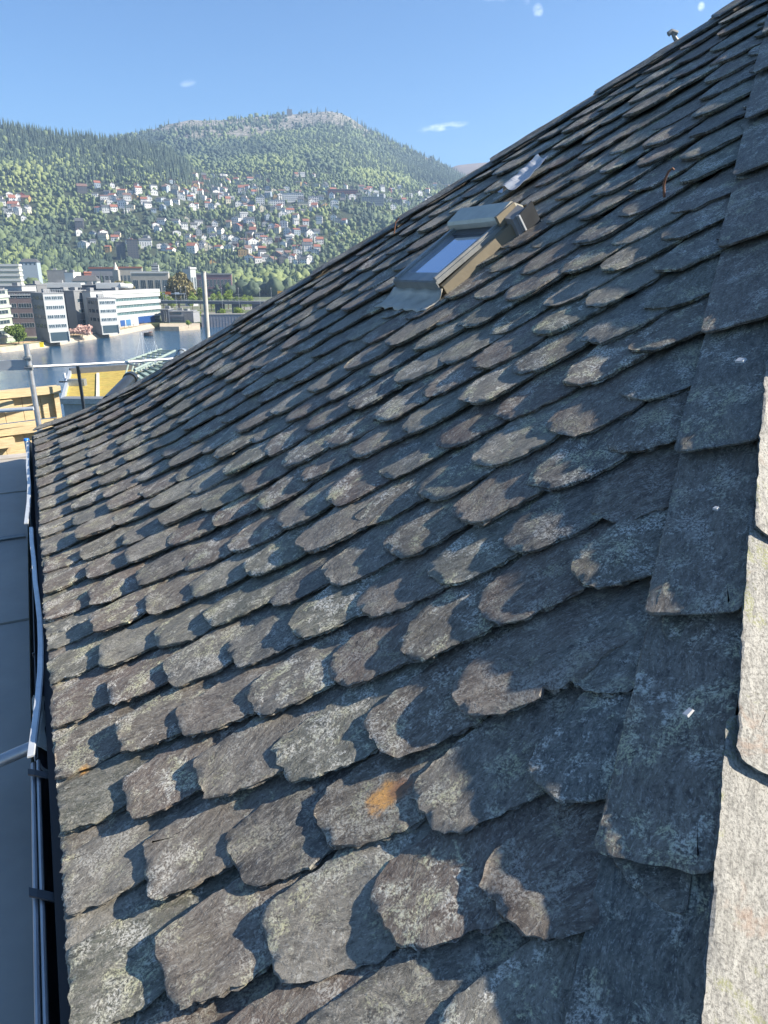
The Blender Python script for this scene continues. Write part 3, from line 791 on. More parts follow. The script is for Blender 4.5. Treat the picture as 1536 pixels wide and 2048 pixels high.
# ================================================================== the town, the fjord arm and the hills
def img_slope(pts):
    r = []; t = []
    for px, py in pts:
        d = px_dir(px, py); r.append(d.x/d.y); t.append(d.z/d.y)
    return np.array(r), np.array(t)
RA, TA = img_slope([(-350, 235), (-100, 246), (0, 256), (60, 260), (130, 270), (200, 277), (285, 284), (330, 300), (380, 330), (430, 372), (470, 400), (520, 425), (600, 460), (1400, 500)])
RB, TB = img_slope([(-350, 290), (0, 290), (200, 285), (285, 268), (330, 252), (380, 243), (440, 243), (500, 236), (545, 231), (590, 228), (630, 224), (655, 221), (680, 224), (700, 233), (740, 260), (800, 291), (870, 322), (930, 356), (1000, 395), (1100, 440), (1400, 470)])
DA, DB = 1500.0, 2300.0
def vnoise(x, y, f, seed=0):
    x = np.asarray(x)*f; y = np.asarray(y)*f; out = np.zeros_like(x)
    rs = np.random.RandomState(seed); P = rs.rand(64, 64)
    xi = np.floor(x).astype(int); yi = np.floor(y).astype(int); xf = x-xi; yf = y-yi
    xf = xf*xf*(3-2*xf); yf = yf*yf*(3-2*yf)
    g = lambda a, b: P[a % 64, b % 64]
    return (g(xi, yi)*(1-xf)+g(xi+1, yi)*xf)*(1-yf)+(g(xi, yi+1)*(1-xf)+g(xi+1, yi+1)*xf)*yf-.5
def fbm(x, y, f, seed=0, oc=4):
    o = 0; a = 1
    for k in range(oc): o = o+vnoise(x, y, f*2**k, seed+k)*a; a *= .5
    return o
def hz(x, y):
    x = np.asarray(x, float); y = np.asarray(y, float); r = x/np.maximum(y, 1)
    za = CAMZ+np.interp(r, RA, TA)*DA; zb = CAMZ+np.interp(r, RB, TB)*DB
    ta = np.clip((y-820)/(DA-820), 0, 1); A = 4+(za-4)*ta**1.5
    A = np.where(y > DA, za*(1-np.clip((y-DA)/800, 0, 1)), A)
    tb = np.clip((y-840)/(DB-840), 0, 1); B = 4+(zb-4)*tb**1.12
    B = np.where(y > DB, zb*(1-np.clip((y-DB)/1500, 0, 1)), B)
    k = np.clip((y-820)/300, 0, 1)
    ridge = np.clip(1-np.abs(y-DB)/500, 0, 1)
    n = fbm(x, y, 1/260., 3)*34*k*(1-.55*ridge)*(1-.4*np.clip(1-np.abs(y-DA)/300, 0, 1))
    return np.maximum(np.maximum(A, B)+n*np.clip(tb*3, 0, 1), 4*k+2.2*(1-k))
def land_hit(px, py):
    d = px_dir(px, py); ys = np.linspace(500, 3000, 2500); z = CAMZ+d.z/d.y*ys; h = hz(d.x/d.y*ys, ys)
    i = np.where(h > z)[0]
    if len(i) == 0: return None
    y = ys[i[0]]; return Vector((d.x/d.y*y, y, float(h[i[0]])))

def leafmat(name, cols, rough=.75):
    t = NT(name); a = t.attr('tint'); oi = t.n('ShaderNodeObjectInfo')
    sp = t.n('ShaderNodeSeparateColor'); t.l(a.outputs['Color'], sp.inputs[0])
    c = t.ramp(sp.outputs[0], [(i/(len(cols)-1), q) for i, q in enumerate(cols)])
    t.l(c, t.b.inputs['Base Color']); t.b.inputs['Roughness'].default_value = rough; t.b.inputs['Specular IOR Level'].default_value = .25
    return t.m
# ---- ground, hills
def ground():
    t = NT('town_ground'); tc = t.n('ShaderNodeTexCoord'); v = tc.outputs['Object']
    n = t.noise(v, .02, 6, .6).outputs['Fac']; n2 = t.noise(v, .15, 5, .6).outputs['Fac']
    c = t.ramp(n, [(.40, (.06, .085, .035)), (.5, (.10, .12, .05)), (.56, (.17, .165, .15)), (.7, (.24, .23, .21))])
    c = t.mix(t.ramp(n2, [(.5, 0), (.7, .6)]), c, (.10, .11, .09)); t.l(c, t.b.inputs['Base Color']); t.b.inputs['Roughness'].default_value = .9
    m = MB()
    # sea bed sheet reaching the horizon
    s = 3400; m.add([(-s, -500, -3), (s, -500, -3), (s, s, -3), (-s, s, -3)], [(0, 1, 2, 3)])
    o = m.build('ground', t.m); tag(o, kind='structure')
    # shore land
    shore = [(-420, 120), (-230, 205), (-150, 231), (-128, 241), (-121.5, 257), (-119.5, 275), (-116, 294), (-113, 312), (-112, 330), (-112, 345), (-111, 349), (-101, 350), (-88, 352), (-88, 362), (-60, 362), (60, 372), (400, 390), (900, 400)]
    back = [(2500, 1000), (-2500, 1000), (-2500, 120)]
    bm = bmesh.new(); vs = [bm.verts.new((x, y, 2.0)) for x, y in shore+back]; f = bm.faces.new(vs); bmesh.ops.triangulate(bm, faces=[f])
    # wall down into the water
    for i in range(len(shore)-1):
        a, b = vs[i], vs[i+1]; c2 = bm.verts.new((b.co.x, b.co.y, -3)); d = bm.verts.new((a.co.x, a.co.y, -3)); bm.faces.new((a, d, c2, b))
    me = bpy.data.meshes.new('shore_land'); bm.to_mesh(me); bm.free(); o = link('shore_land', me, t.m); tag(o, kind='structure')
    # shore path of pale stone and its sandy bank
    def band(name, off0, off1, z, mat, i0=1, i1=10, z1=None):
        P = [Vector((*p, 0)) for p in shore[i0:i1+1]]; V = []; Fq = []
        for i, p in enumerate(P):
            d = (P[min(i+1, len(P)-1)]-P[max(i-1, 0)]).normalized(); nrm = Vector((-d.y, d.x, 0))
            V += [tuple(p+nrm*off0+Zd*z), tuple(p+nrm*off1+Zd*(z1 if z1 is not None else z))]
        for i in range(len(P)-1): Fq.append((2*i, 2*i+2, 2*i+3, 2*i+1))
        o = link(name, np_mesh(name, V, Fq), mat); tag(o, kind='structure'); return o
    band('embankment', -1.9, .35, -.05, simple('pale_stone_edge', (.33, .29, .23), .85, 0, .2, .8, .3, 3), z1=2.06)
    band('shore_path', .5, 6.0, 2.02, simple('ochre_gravel_path', (.42, .30, .17), .9, 0, .15, .5))
    band('kerb_line', 6.0, 6.7, 2.05, simple('pale_kerb', (.55, .52, .44), .8))
    band('lawn', 6.7, 11, 2.03, simple('mown_grass', (.09, .15, .03), .9, 0, .3, .6))
    # hills
    nr, nd = 420, 260; rr = np.linspace(-.85, .55, nr); dd = np.concatenate([np.linspace(700, 2450, 220), np.linspace(2480, 3380, 40)])
    Rg, Dg = np.meshgrid(rr, dd); X = Rg*Dg; Z = hz(X, Dg)
    Z[0, :] = 1.0
    V = np.stack([X, Dg, Z], -1).reshape(-1, 3); ii = np.arange((nd-1)*nr).reshape(nd-1, nr)[:, :-1].ravel()
    Fq = np.stack([ii, ii+1, ii+nr+1, ii+nr], 1)
    t = NT('hillside'); g = t.n('ShaderNodeNewGeometry'); sx = t.n('ShaderNodeSeparateXYZ'); t.l(g.outputs['Position'], sx.inputs[0]); v = g.outputs['Position']
    n1 = t.noise(v, .009, 7, .65, .3).outputs['Fac']; n2 = t.noise(t.mapping(v, (1, .5, 2)), .045, 9, .85, 1.2).outputs['Fac']
    soil = t.ramp(n1, [(.35, (.022, .032, .016)), (.55, (.045, .062, .024)), (.7, (.075, .088, .036))])
    rock = t.ramp(n2, [(.40, (.05, .06, .035)), (.48, (.13, .13, .09)), (.54, (.30, .28, .25)), (.66, (.42, .40, .37))])
    hi = t.math('ADD', t.math('MULTIPLY', t.math('SUBTRACT', sx.outputs[2], 310), .010), t.math('MULTIPLY', t.math('SUBTRACT', n1, .5), 2.0))
    c = t.mix(t.ramp(hi, [(0, 0), (.5, 1)]), soil, rock); t.l(c, t.b.inputs['Base Color']); t.b.inputs['Roughness'].default_value = .95
    t.bump(n2, .8, 8)
    o = link('hills', np_mesh('hills', V, Fq, smooth=True), t.m); tag(o, kind='structure')
    # distant brown hill
    r2, t2 = img_slope([(700, 380), (860, 352), (915, 330), (950, 326), (990, 323), (1040, 330), (1120, 345), (1400, 370)])
    rr = np.linspace(r2[0], r2[-1], 120); V = []; D = 3250.
    for j in range(20):
        for r in rr:
            y = 2600+(D-2600)*j/18; zr = CAMZ+np.interp(r, r2, t2)*D; k = min(j/18, 1); z = zr*k**.7*(1-max(0, (j-18)/8))
            z += 25*float(vnoise(np.array([r*y]), np.array([y]), 1/300., 5)[0])*k*(1 if j < 16 else .3); V.append((r*y, y, max(z, 1)))
    Fq = []
    for j in range(19):
        for i in range(119): a = j*120+i; Fq.append((a, a+1, a+121, a+120))
    o = link('distant_hill', np_mesh('distant_hill', V, Fq, smooth=True), simple('heather_hill', (.15, .105, .075), .95, 0, .35, .006)); tag(o, kind='structure')
    # water
    t = NT('harbour_water'); tc = t.n('ShaderNodeTexCoord'); v = tc.outputs['Object']
    t.b.inputs['Base Color'].default_value = (.02, .075, .15, 1); t.b.inputs['Roughness'].default_value = .10; t.b.inputs['IOR'].default_value = 1.33
    n = t.noise(t.mapping(v, (.35, 1, 1)), 1.6, 5, .6).outputs['Fac']; n2 = t.noise(v, .10, 3, .5).outputs['Fac']
    t.bump(t.math('MULTIPLY', n, t.math('ADD', t.math('MULTIPLY', n2, 1.4), .1)), .5, .22)
    m = MB(); m.add([(-1500, -200, 0), (1500, -200, 0), (1500, 700, 0), (-1500, 700, 0)], [(0, 1, 2, 3)]); o = m.build('water', t.m); tag(o, kind='structure')
    return shore
SHORE = ground()

# ---- houses on the hillside
M_win = simple('dark_window', (.04, .055, .07), .2)
WALLS = {'white': (.64, .64, .62), 'cream': (.54, .50, .38), 'grey': (.22, .24, .25), 'ochre': (.34, .23, .09), 'dark': (.07, .07, .075), 'red': (.17, .06, .05), 'blue grey': (.27, .33, .38)}
ROOFS = {'orange red': (.24, .095, .06), 'dark grey': (.075, .08, .085), 'brown': (.15, .09, .07), 'pale grey': (.25, .26, .26)}
WM = {k: simple(k.replace(' ', '_')+'_boarding', v, .8, 0, .06) for k, v in WALLS.items()}
RM = {k: simple(k.replace(' ', '_')+'_roofing', v, .8, 0, .12) for k, v in ROOFS.items()}
def gable_house(w, d, h, rh, gable_front, wall, roof, chimney=True):
    """walls (with their gables), roof, windows"""
    m = MB(); hw, hd = w/2, d/2
    if gable_front:
        vs = [(-hw, -hd, -4), (hw, -hd, -4), (hw, hd, -4), (-hw, hd, -4), (-hw, -hd, h), (hw, -hd, h), (hw, hd, h), (-hw, hd, h), (0, -hd, h+rh), (0, hd, h+rh)]
        fs = [(0, 1, 5, 8, 4), (2, 3, 7, 9, 6), (1, 2, 6, 5), (3, 0, 4, 7), (5, 6, 9, 8), (4, 8, 9, 7)]
    else:
        vs = [(-hw, -hd, -4), (hw, -hd, -4), (hw, hd, -4), (-hw, hd, -4), (-hw, -hd, h), (hw, -hd, h), (hw, hd, h), (-hw, hd, h), (-hw, 0, h+rh), (hw, 0, h+rh)]
        fs = [(0, 1, 5, 4), (2, 3, 7, 6), (1, 2, 6, 9, 5), (3, 0, 4, 8, 7), (4, 5, 9, 8), (7, 8, 9, 6)]
    m.add(vs, fs)
    nf = max(1, int(h//2.7))
    def wq(cx, cz, face):
        a, b = .62, .75
        if face == 'f': m.hexa([(cx-a, -hd-.06, cz-b), (cx+a, -hd-.06, cz-b), (cx+a, -hd+.02, cz-b), (cx-a, -hd+.02, cz-b), (cx-a, -hd-.06, cz+b), (cx+a, -hd-.06, cz+b), (cx+a, -hd+.02, cz+b), (cx-a, -hd+.02, cz+b)], 1)
        else: m.hexa([(hw-.02, cx-a, cz-b), (hw+.06, cx-a, cz-b), (hw+.06, cx+a, cz-b), (hw-.02, cx+a, cz-b), (hw-.02, cx-a, cz+b), (hw+.06, cx-a, cz+b), (hw+.06, cx+a, cz+b), (hw-.02, cx+a, cz+b)], 1)
    for k in range(nf):
        z = 1.5+k*2.7; n = max(2, int(w//3))
        for i in range(n): wq(-hw+w*(i+.5)/n, z, 'f')
        n = max(2, int(d//3.2))
        for i in range(n): wq(-hd+d*(i+.5)/n, z, 's')
    if gable_front and rh > 2.4: wq(0, h+rh*.32, 'f')
    ro = MB(); o_ = .45; th = .22; sl = rh/(hw if gable_front else hd)
    for sg in (-1, 1):
        if gable_front:
            a = [(0, h+rh), (sg*(hw+o_), h-o_*sl)]; ro.hexa([(a[0][0], -hd-o_, a[0][1]), (a[1][0], -hd-o_, a[1][1]), (a[1][0], hd+o_, a[1][1]), (a[0][0], hd+o_, a[0][1]), (a[0][0], -hd-o_, a[0][1]+th), (a[1][0], -hd-o_, a[1][1]+th), (a[1][0], hd+o_, a[1][1]+th), (a[0][0], hd+o_, a[0][1]+th)])
        else:
            ro.hexa([(-hw-o_, 0, h+rh), (hw+o_, 0, h+rh), (hw+o_, sg*(hd+o_), h-o_*sl), (-hw-o_, sg*(hd+o_), h-o_*sl), (-hw-o_, 0, h+rh+th), (hw+o_, 0, h+rh+th), (hw+o_, sg*(hd+o_), h-o_*sl+th), (-hw-o_, sg*(hd+o_), h-o_*sl+th)])
    if chimney: ro.box(-hw*.35, -hw*.35+.8, -.4, .4, h+rh*.4, h+rh+1.0)
    o = m.build('hillside_house', [WM[wall], M_win]); ro.build('roof', RM[roof], o); return o
def flat_block(w, d, fl, wall, roof):
    h = fl*2.9+.4; m = MB(); m.box(-w/2, w/2, -d/2, d/2, -5, h); n = int(w//3.2)
    for k in range(fl):
        for i in range(n):
            x = -w/2+w*(i+.5)/n; m.box(x-.95, x+.95, -d/2-.06, -d/2+.02, .9+k*2.9, 2.3+k*2.9, 1)
        for i in range(3):
            y = -d/2+d*(i+.5)/3; m.box(w/2-.02, w/2+.06, y-.6, y+.6, .9+k*2.9, 2.3+k*2.9, 1)
    o = m.build('apartment_block', [WM[wall], M_win]); r = MB(); r.box(-w/2-.4, w/2+.4, -d/2-.4, d/2+.4, h, h+.5); r.box(-2, 1, -1.5, 1.5, h+.5, h+2.4); r.build('roof', RM[roof], o); return o

HOUSES = []; CLEAR = []
def ordinal(n):
    return str(n)+('th' if 10 <= n % 100 <= 20 else {1: 'st', 2: 'nd', 3: 'rd'}.get(n % 10, 'th'))
hr = random.Random(42)
def place_house(px, py, big=1.0, spec=None):
    p = land_hit(px, py)
    if p is None or p.y > 2150: return
    for q in CLEAR:
        if (q-p).length < 7.5*big+2.5: return
    wall, roof, gf = spec or (hr.choices(['white', 'white', 'white', 'cream', 'grey', 'ochre', 'red', 'dark', 'blue grey'], [5, 5, 5, 3, 3, 1.2, 1, 1, 2])[0], hr.choices(list(ROOFS), [3, 5, 2, 1.4])[0], hr.random() < .5)
    big *= .86; w, d = hr.uniform(8, 13)*big, hr.uniform(8, 10)*big; h = hr.choice((4.6, 5.2, 6.6))*big; rh = hr.uniform(1.6, 4.2)*big
    o = gable_house(w, d, h, rh, gf, wall, roof); o.location = p+Vector((0, 0, .6)); o.rotation_euler[2] = hr.uniform(-.45, .5)-math.atan2(p.x, p.y)*.5
    CLEAR.append(p); HOUSES.append((px, py, wall, roof, gf, o))
regions = [((330, 640), (352, 395), 46), ((190, 480), (370, 398), 40), ((190, 480), (398, 425), 36), ((480, 640), (395, 440), 24), ((640, 900), (372, 420), 52), ((0, 56), (392, 442), 16), ((300, 480), (440, 470), 16),
           ((470, 700), (440, 480), 30), ((455, 640), (480, 512), 30), ((155, 330), (470, 498), 12), ((330, 460), (478, 502), 14), ((490, 620), (512, 530), 16), ((560, 800), (450, 480), 10)]
special = [(168, 496, 1.35, ('white', 'pale grey', True)), (217, 503, 1.0, ('ochre', 'orange red', False)), (160, 457, 1.6, ('dark', 'dark grey', False)), (292, 494, 1.7, ('white', 'dark grey', False)), (262, 489, 1.2, ('white', 'pale grey', True)),
           (500, 525, 1.5, ('white', 'orange red', True)), (425, 532, 1.0, ('ochre', 'brown', True)), (246, 391, 1.5, ('cream', 'orange red', False)), (165, 384, 1.6, ('dark', 'brown', False)), (25, 405, 1.3, ('white', 'orange red', False)), (28, 418, 1.4, ('white', 'orange red', False)), (565, 436, 1.4, ('white', 'pale grey', True)), (505, 460, 1.2, ('cream', 'brown', True)), (385, 505, 1.4, ('white', 'orange red', False)), (343, 507, 1.2, ('white', 'orange red', False)), (430, 452, 1.1, ('white', 'orange red', True)), (505, 492, 1.5, ('white', 'orange red', True))]
# apartment blocks
BL = []
for k, (x0, x1, yb, fl, wall, roof, lab) in enumerate([
    (565, 607, 403, 4, 'white', 'pale grey', 'long white apartment block with rows of windows, the widest block high on the hillside'),
    (538, 569, 413, 3, 'white', 'pale grey', 'white apartment block just below and left of the widest hillside block'),
    (512, 529, 410, 4, 'white', 'dark grey', 'short white block at the left end of the row of hillside blocks'),
    (596, 616, 417, 3, 'cream', 'pale grey', 'cream block below the right end of the widest hillside block'),
    (617, 637, 405, 3, 'white', 'dark grey', 'white block directly right of the widest hillside block'),
    (656, 715, 391, 3, 'red', 'pale grey', 'very long reddish terrace of flats high on the right of the hillside'),
    (717, 767, 410, 4, 'grey', 'pale grey', 'long grey block below the reddish terrace of flats'),
    (784, 803, 414, 4, 'dark', 'dark grey', 'small dark block near the slate roof edge on the hillside'),
    (235, 252, 517, 7, 'dark', 'dark grey', 'left one of two dark stepped tower blocks above the warehouses'),
    (257, 278, 517, 8, 'dark', 'brown', 'right one of two dark stepped tower blocks above the warehouses')]):
    p = land_hit((x0+x1)/2, yb); w = (x1-x0)/F*p.y*.93
    o = flat_block(w, 11, fl, wall, roof); o.location = p; o.rotation_euler[2] = .06-math.atan2(p.x, p.y)*.8
    tag(o, lab, 'apartment block'); 
    for s_ in np.linspace(-.5, .5, max(2, int(w/10))): CLEAR.append(p+Vector((w*s_, 0, 0)))
for px, py, bg_, sp in special: place_house(px, py, bg_, sp)
for (xr, yr, n) in regions:
    for _ in range(n*2):
        if sum(1 for hq in HOUSES if xr[0] <= hq[0] <= xr[1] and yr[0] <= hq[1] <= yr[1]) >= n: break
        px, py = hr.uniform(*xr), hr.uniform(*yr)
        edge = 1000-1.55*(py-330) if py < 600 else 0          # hidden by the slate roof beyond this line
        if px > edge: continue
        place_house(px, py, hr.uniform(.85, 1.25))
# labels: one for each, by look, height on the slope and order along it
bands = [(0, 385, 'top terrace below wood'), (385, 405, 'upper hillside'), (405, 440, 'middle hillside'), (440, 475, 'lower hillside'), (475, 600, 'foot of the hill')]
grp = {}
for hq in HOUSES:
    b = [q[2] for q in bands if q[0] <= hq[1] < q[1]][0]; grp.setdefault((hq[2], hq[3], hq[4], b), []).append(hq)
for (wl, rf, gf, b), L in grp.items():
    L.sort(key=lambda q: proj(q[5].location)[0])
    for i, q in enumerate(L):
        form = 'gable-fronted' if gf else 'side-on'
        lab = f'{wl} {form} house, {rf} roof, ' + (f'only one such, {b}' if len(L) == 1 else f'{ordinal(i+1)} such from left, {b}')
        tag(q[5], lab, 'house', 'houses on the hillside')
for q in HOUSES: q[5].name = 'hillside_house'

# ---- woods
def ico():
    bm = bmesh.new(); bmesh.ops.create_icosphere(bm, subdivisions=2, radius=1); V = np.array([v.co[:] for v in bm.verts]); Fq = np.array([[v.index for v in f.verts] for f in bm.faces]); bm.free(); return V, Fq
def ico1():
    bm = bmesh.new(); bmesh.ops.create_icosphere(bm, subdivisions=1, radius=1); V = np.array([v.co[:] for v in bm.verts]); Fq = np.array([[v.index for v in f.verts] for f in bm.faces]); bm.free(); return V, Fq
def broad_t(base, k):
    V, Fq = base; rs = np.random.RandomState(k); ph = rs.rand(3)*9
    n = np.array([noise.noise(Vector(v*1.7)+Vector(ph))+.7*noise.noise(Vector(v*4.2)+Vector(ph)) for v in V]); V = V*(1+.62*n[:, None]+.26*(rs.rand(len(V))[:, None]-.5)); V = V*np.array([1, 1, rs.uniform(.95, 1.5)])+np.array([0, 0, .95]); return V, Fq
def conif_t(k):
    rs = np.random.RandomState(k); V = []; Fq = []; n = 7
    for tier in range(4):
        z0 = .05+tier*.55; r = (1-tier*.22)*.62; b = len(V)
        for i in range(n):
            a = 2*math.pi*i/n+rs.rand()*.4; rr = r*(.75+.5*rs.rand()); V.append((rr*math.cos(a), rr*math.sin(a), z0-.1*rs.rand()))
        V.append((0, 0, z0+1.0))
        for i in range(n): Fq.append((b+i, b+(i+1) % n, b+n))
    return np.array(V), np.array(Fq)
def woods():
    N = 62000; y = np.sqrt(rng.uniform(560**2, 2330**2, N)); r = rng.uniform(-.60, .17, N); x = r*y; z = hz(x, y)
    za = CAMZ+np.interp(r, RA, TA)*DA; zb = CAMZ+np.interp(r, RB, TB)*DB; inA = (y < DA+60) & (r < (450-768)/1500.); zr = np.where(inA, za, zb)
    onA = (y < DA+60) & (za*1.0 > 120)
    keep = np.ones(N, bool); C = np.array([c[:2] for c in CLEAR])
    for i in range(0, N, 2000):
        d = np.hypot(x[i:i+2000, None]-C[None, :, 0], y[i:i+2000, None]-C[None, :, 1]).min(1)
        keep[i:i+2000] &= d > 9
        # gardens in the housing areas hold fewer and smaller trees
        nd = d < 34
        keep[i:i+2000] &= ~(nd & (rng.random(len(d)) < .52))
    near_house = np.zeros(N, bool)
    for i in range(0, N, 2000):
        d = np.hypot(x[i:i+2000, None]-C[None, :, 0], y[i:i+2000, None]-C[None, :, 1]).min(1); near_house[i:i+2000] = d < 62
    rel = np.clip(z/np.maximum(zr, 60), 0, 1.05)
    # bare rock near the summit, gullies and clearings
    f = fbm(x, y, 1/170., 21)
    rock = (z > 280) & (y > 1650) & (rng.random(N) < np.clip((z-290)/120, 0, 1)*.97+f*.9)
    keep &= ~(rock & (rng.random(N) < .93)); small = np.where(rock, .5, 1.)
    keep &= ~((f > .42) & (rng.random(N) < .75))
    keep &= ~((y < 850) & (rng.random(N) < .55))
    keep &= ~((y < 700) & (x/y > -.27))
    con = fbm(x, y, 1/230., 33)
    pcon = np.where(inA, np.clip((rel-.55)*2.6, 0, .95), np.clip(.22+con*1.1, 0, .7)); pcon = np.where((z < 110) | ((~inA) & (z < 225)), .06, pcon); pcon = np.where((z < 110) & (con > .28), .45, pcon)
    isc = rng.random(N) < pcon
    px = CX+F*r; lime = fbm(x, y, 1/120., 55)
    sets = {'c': [], 'b': []}
    parts = []
    big = [broad_t(ico1(), k) for k in range(7)]; fine = [broad_t(ico(), k+20) for k in range(6)]; cons = [conif_t(k) for k in range(5)]
    Vs, Fs, Cs = [], [], []; off = 0
    def put(tmpl, idx, sx, sz, tint):
        nonlocal off
        if len(idx) == 0: return
        V, Fq = tmpl; n = len(idx); a = rng.uniform(0, 6.28, n); ca, sa = np.cos(a), np.sin(a)
        P = np.empty((n, len(V), 3)); P[..., 0] = (V[None, :, 0]*ca[:, None]-V[None, :, 1]*sa[:, None])*sx[:, None]+x[idx][:, None]
        P[..., 1] = (V[None, :, 0]*sa[:, None]+V[None, :, 1]*ca[:, None])*sx[:, None]+y[idx][:, None]; P[..., 2] = V[None, :, 2]*sz[:, None]+z[idx][:, None]-.4
        Vs.append(P.reshape(-1, 3)); Fs.append((Fq[None]+(np.arange(n)*len(V))[:, None, None]+off).reshape(-1, 3)); off += n*len(V)
        j = tint[:, None]+rng.uniform(-.07, .07, (n, len(V))); Cs.append(np.clip(j, 0, 1).reshape(-1))
    ids = np.where(keep)[0]; tsel = rng.integers(0, 35, N)
    hb = np.where(near_house, 2.6, np.where(y < 1250, 4.7, 4.0))*rng.uniform(.55, 1.4, N)
    hb = hb*small; tb = np.clip(.46+lime*.85+rng.normal(0, .08, N)+np.where((px < 150) & (z < 190), .14, 0)-np.where(z > 220, .10, 0), .12, 1)
    tc = np.clip(rng.normal(.06, .05, N), 0, .16)
    for k in range(7): s_ = ids[(~isc[ids]) & (tsel[ids] % 7 == k) & (y[ids] > 1250)]; put(big[k], s_, hb[s_], hb[s_]*rng.uniform(.8, 1.15, len(s_)), tb[s_])
    for k in range(6): s_ = ids[(~isc[ids]) & (tsel[ids] % 6 == k) & (y[ids] <= 1250)]; put(fine[k], s_, hb[s_], hb[s_]*rng.uniform(.8, 1.15, len(s_)), tb[s_])
    for k in range(5): s_ = ids[isc[ids] & (tsel[ids] % 5 == k)]; hh = rng.uniform(4.5, 8.2, len(s_)); put(cons[k], s_, rng.uniform(3.2, 4.8, len(s_)), hh, tc[s_])
    V = np.concatenate(Vs); Fq = np.concatenate(Fs); Cc = np.concatenate(Cs)
    me = np_mesh('hillside_woods', V, Fq, {'tint': ('FLOAT_COLOR', np.stack([Cc, Cc, Cc, np.ones_like(Cc)], 1))})
    m = leafmat('woodland', [(.032, .054, .040), (.060, .088, .055), (.10, .135, .065), (.125, .165, .070), (.15, .19, .075), (.19, .225, .085)])
    o = link('hillside_woods', me, m); tag(o, 'dense mixed wood of conifers and spring green trees covering the hills', 'woods', None, 'stuff')
woods()

# ---- single trees near the water
def leaf_tree(name, mat, h, cr, seed, nleaf=2600, leaf=.34, trunk_h=.35, squash=1.0, limbs=9):
    r = random.Random(seed); rs = np.random.RandomState(seed)
    root = empty(name)
    tb = MB(); top = Vector((r.uniform(-.2, .2), r.uniform(-.2, .2), h*.8)); tb.tube([(0, 0, -.4), (0.03, 0, h*trunk_h*.5), (top*.55), top], h*.028, 8, r2=h*.006)
    cc = Vector((0, 0, h-cr*squash)); cl = []
    for i in range(limbs):
        a = 2*math.pi*i/limbs+r.uniform(-.3, .3); z0 = h*r.uniform(trunk_h*.8, .6); e = cc+Vector((math.cos(a)*cr*.7, math.sin(a)*cr*.7, r.uniform(-.5, .6)*cr*squash)); s_ = Vector((0, 0, z0))
        tb.tube([s_, (s_+e)/2+Vector((0, 0, -.05*h)), e], h*.011, 5, r2=h*.003)
    for i in range(16):
        v = Vector((r.gauss(0, 1), r.gauss(0, 1), r.gauss(0, .9))).normalized()*r.uniform(.25, .78); cl.append((cc+Vector((v.x*cr, v.y*cr, v.z*cr*squash)), cr*r.uniform(.28, .46), r.uniform(-.16, .16)))
    tb.build('trunk', M_bark, root)
    n = nleaf; pick = rs.randint(0, len(cl), n); C = np.array([c[0][:] for c in cl])[pick]; Rr = np.array([c[1] for c in cl])[pick]; tn = np.array([c[2] for c in cl])[pick]
    d = rs.normal(size=(n, 3)); d /= np.linalg.norm(d, axis=1)[:, None]; P = C+d*(Rr*rs.uniform(.55, 1.05, n)**.6)[:, None]*np.array([1, 1, squash])
    u = rs.normal(size=(n, 3)); u /= np.linalg.norm(u, axis=1)[:, None]; v = np.cross(u, rs.normal(size=(n, 3))); v /= np.linalg.norm(v, axis=1)[:, None]
    s_ = (leaf*rs.uniform(.6, 1.3, n))[:, None]
    V = np.stack([P-u*s_, P+v*s_*.6, P+u*s_, P-v*s_*.6], 1).reshape(-1, 3); Fq = np.arange(4*n).reshape(n, 4)
    t = np.clip(.5+tn+rs.normal(0, .10, n), 0, 1).repeat(4)
    me = np_mesh('crown', V, Fq, {'tint': ('FLOAT_COLOR', np.stack([t, t, t, np.ones_like(t)], 1))}); link('crown', me, mat, root)
    return root
M_bark = simple('bark', (.10, .075, .055), .9)
L_green = leafmat('green_leaves', [(.07, .11, .03), (.125, .18, .045), (.19, .26, .065)])
L_lime = leafmat('lime_leaves', [(.11, .17, .035), (.20, .28, .05), (.29, .37, .08)])
L_olive = leafmat('olive_brown_buds', [(.12, .11, .05), (.20, .175, .08), (.28, .25, .12)])
L_pink = leafmat('pink_blossom', [(.42, .25, .22), (.58, .40, .35), (.68, .52, .46)])
def tree_at(px, pbase, z, h_px, w_px, name, mat, lab, seed, proto=None, grp='trees by the water', y=None, **kw):
    p = at(px, pbase, z) if y is None else atd(px, pbase, y)
    if y is not None: p.z = z
    sc_ = p.y/1500.; h = h_px*sc_; cr = w_px*sc_/2
    if proto is None: o = leaf_tree(name, mat, h, cr, seed, leaf=max(.22, cr*.085), squash=min(1.25, max(.6, h*.42/cr)), **kw)
    else:
        o = copy_tree(proto)
    o.location = p; tag(o, lab, 'tree', grp); return o
tree_at(38, 688, 2, 40, 48, 'shore_tree', L_green, 'round bright green tree at the left edge beside the white office block', 1, trunk_h=.15, nleaf=3600)
tree_at(165, 672, 2, 24, 44, 'cherry_tree', L_pink, 'wide pink blossoming cherry tree between the two office blocks', 2, trunk_h=.2, nleaf=2600)
tree_at(143, 672, 2, 15, 14, 'cherry_tree', L_pink, 'small pink blossoming cherry tree beside the wide one', 3, nleaf=900)
tree_at(357, 600, 3, 72, 66, 'bare_tree', L_olive, 'very large round olive brown tree with few leaves behind the road bridge', 4, y=455, nleaf=9000)
tree_at(246, 592, 3, 50, 64, 'bare_tree', L_olive, 'wide olive brown tree behind the striped office building', 5, y=480, nleaf=3800)
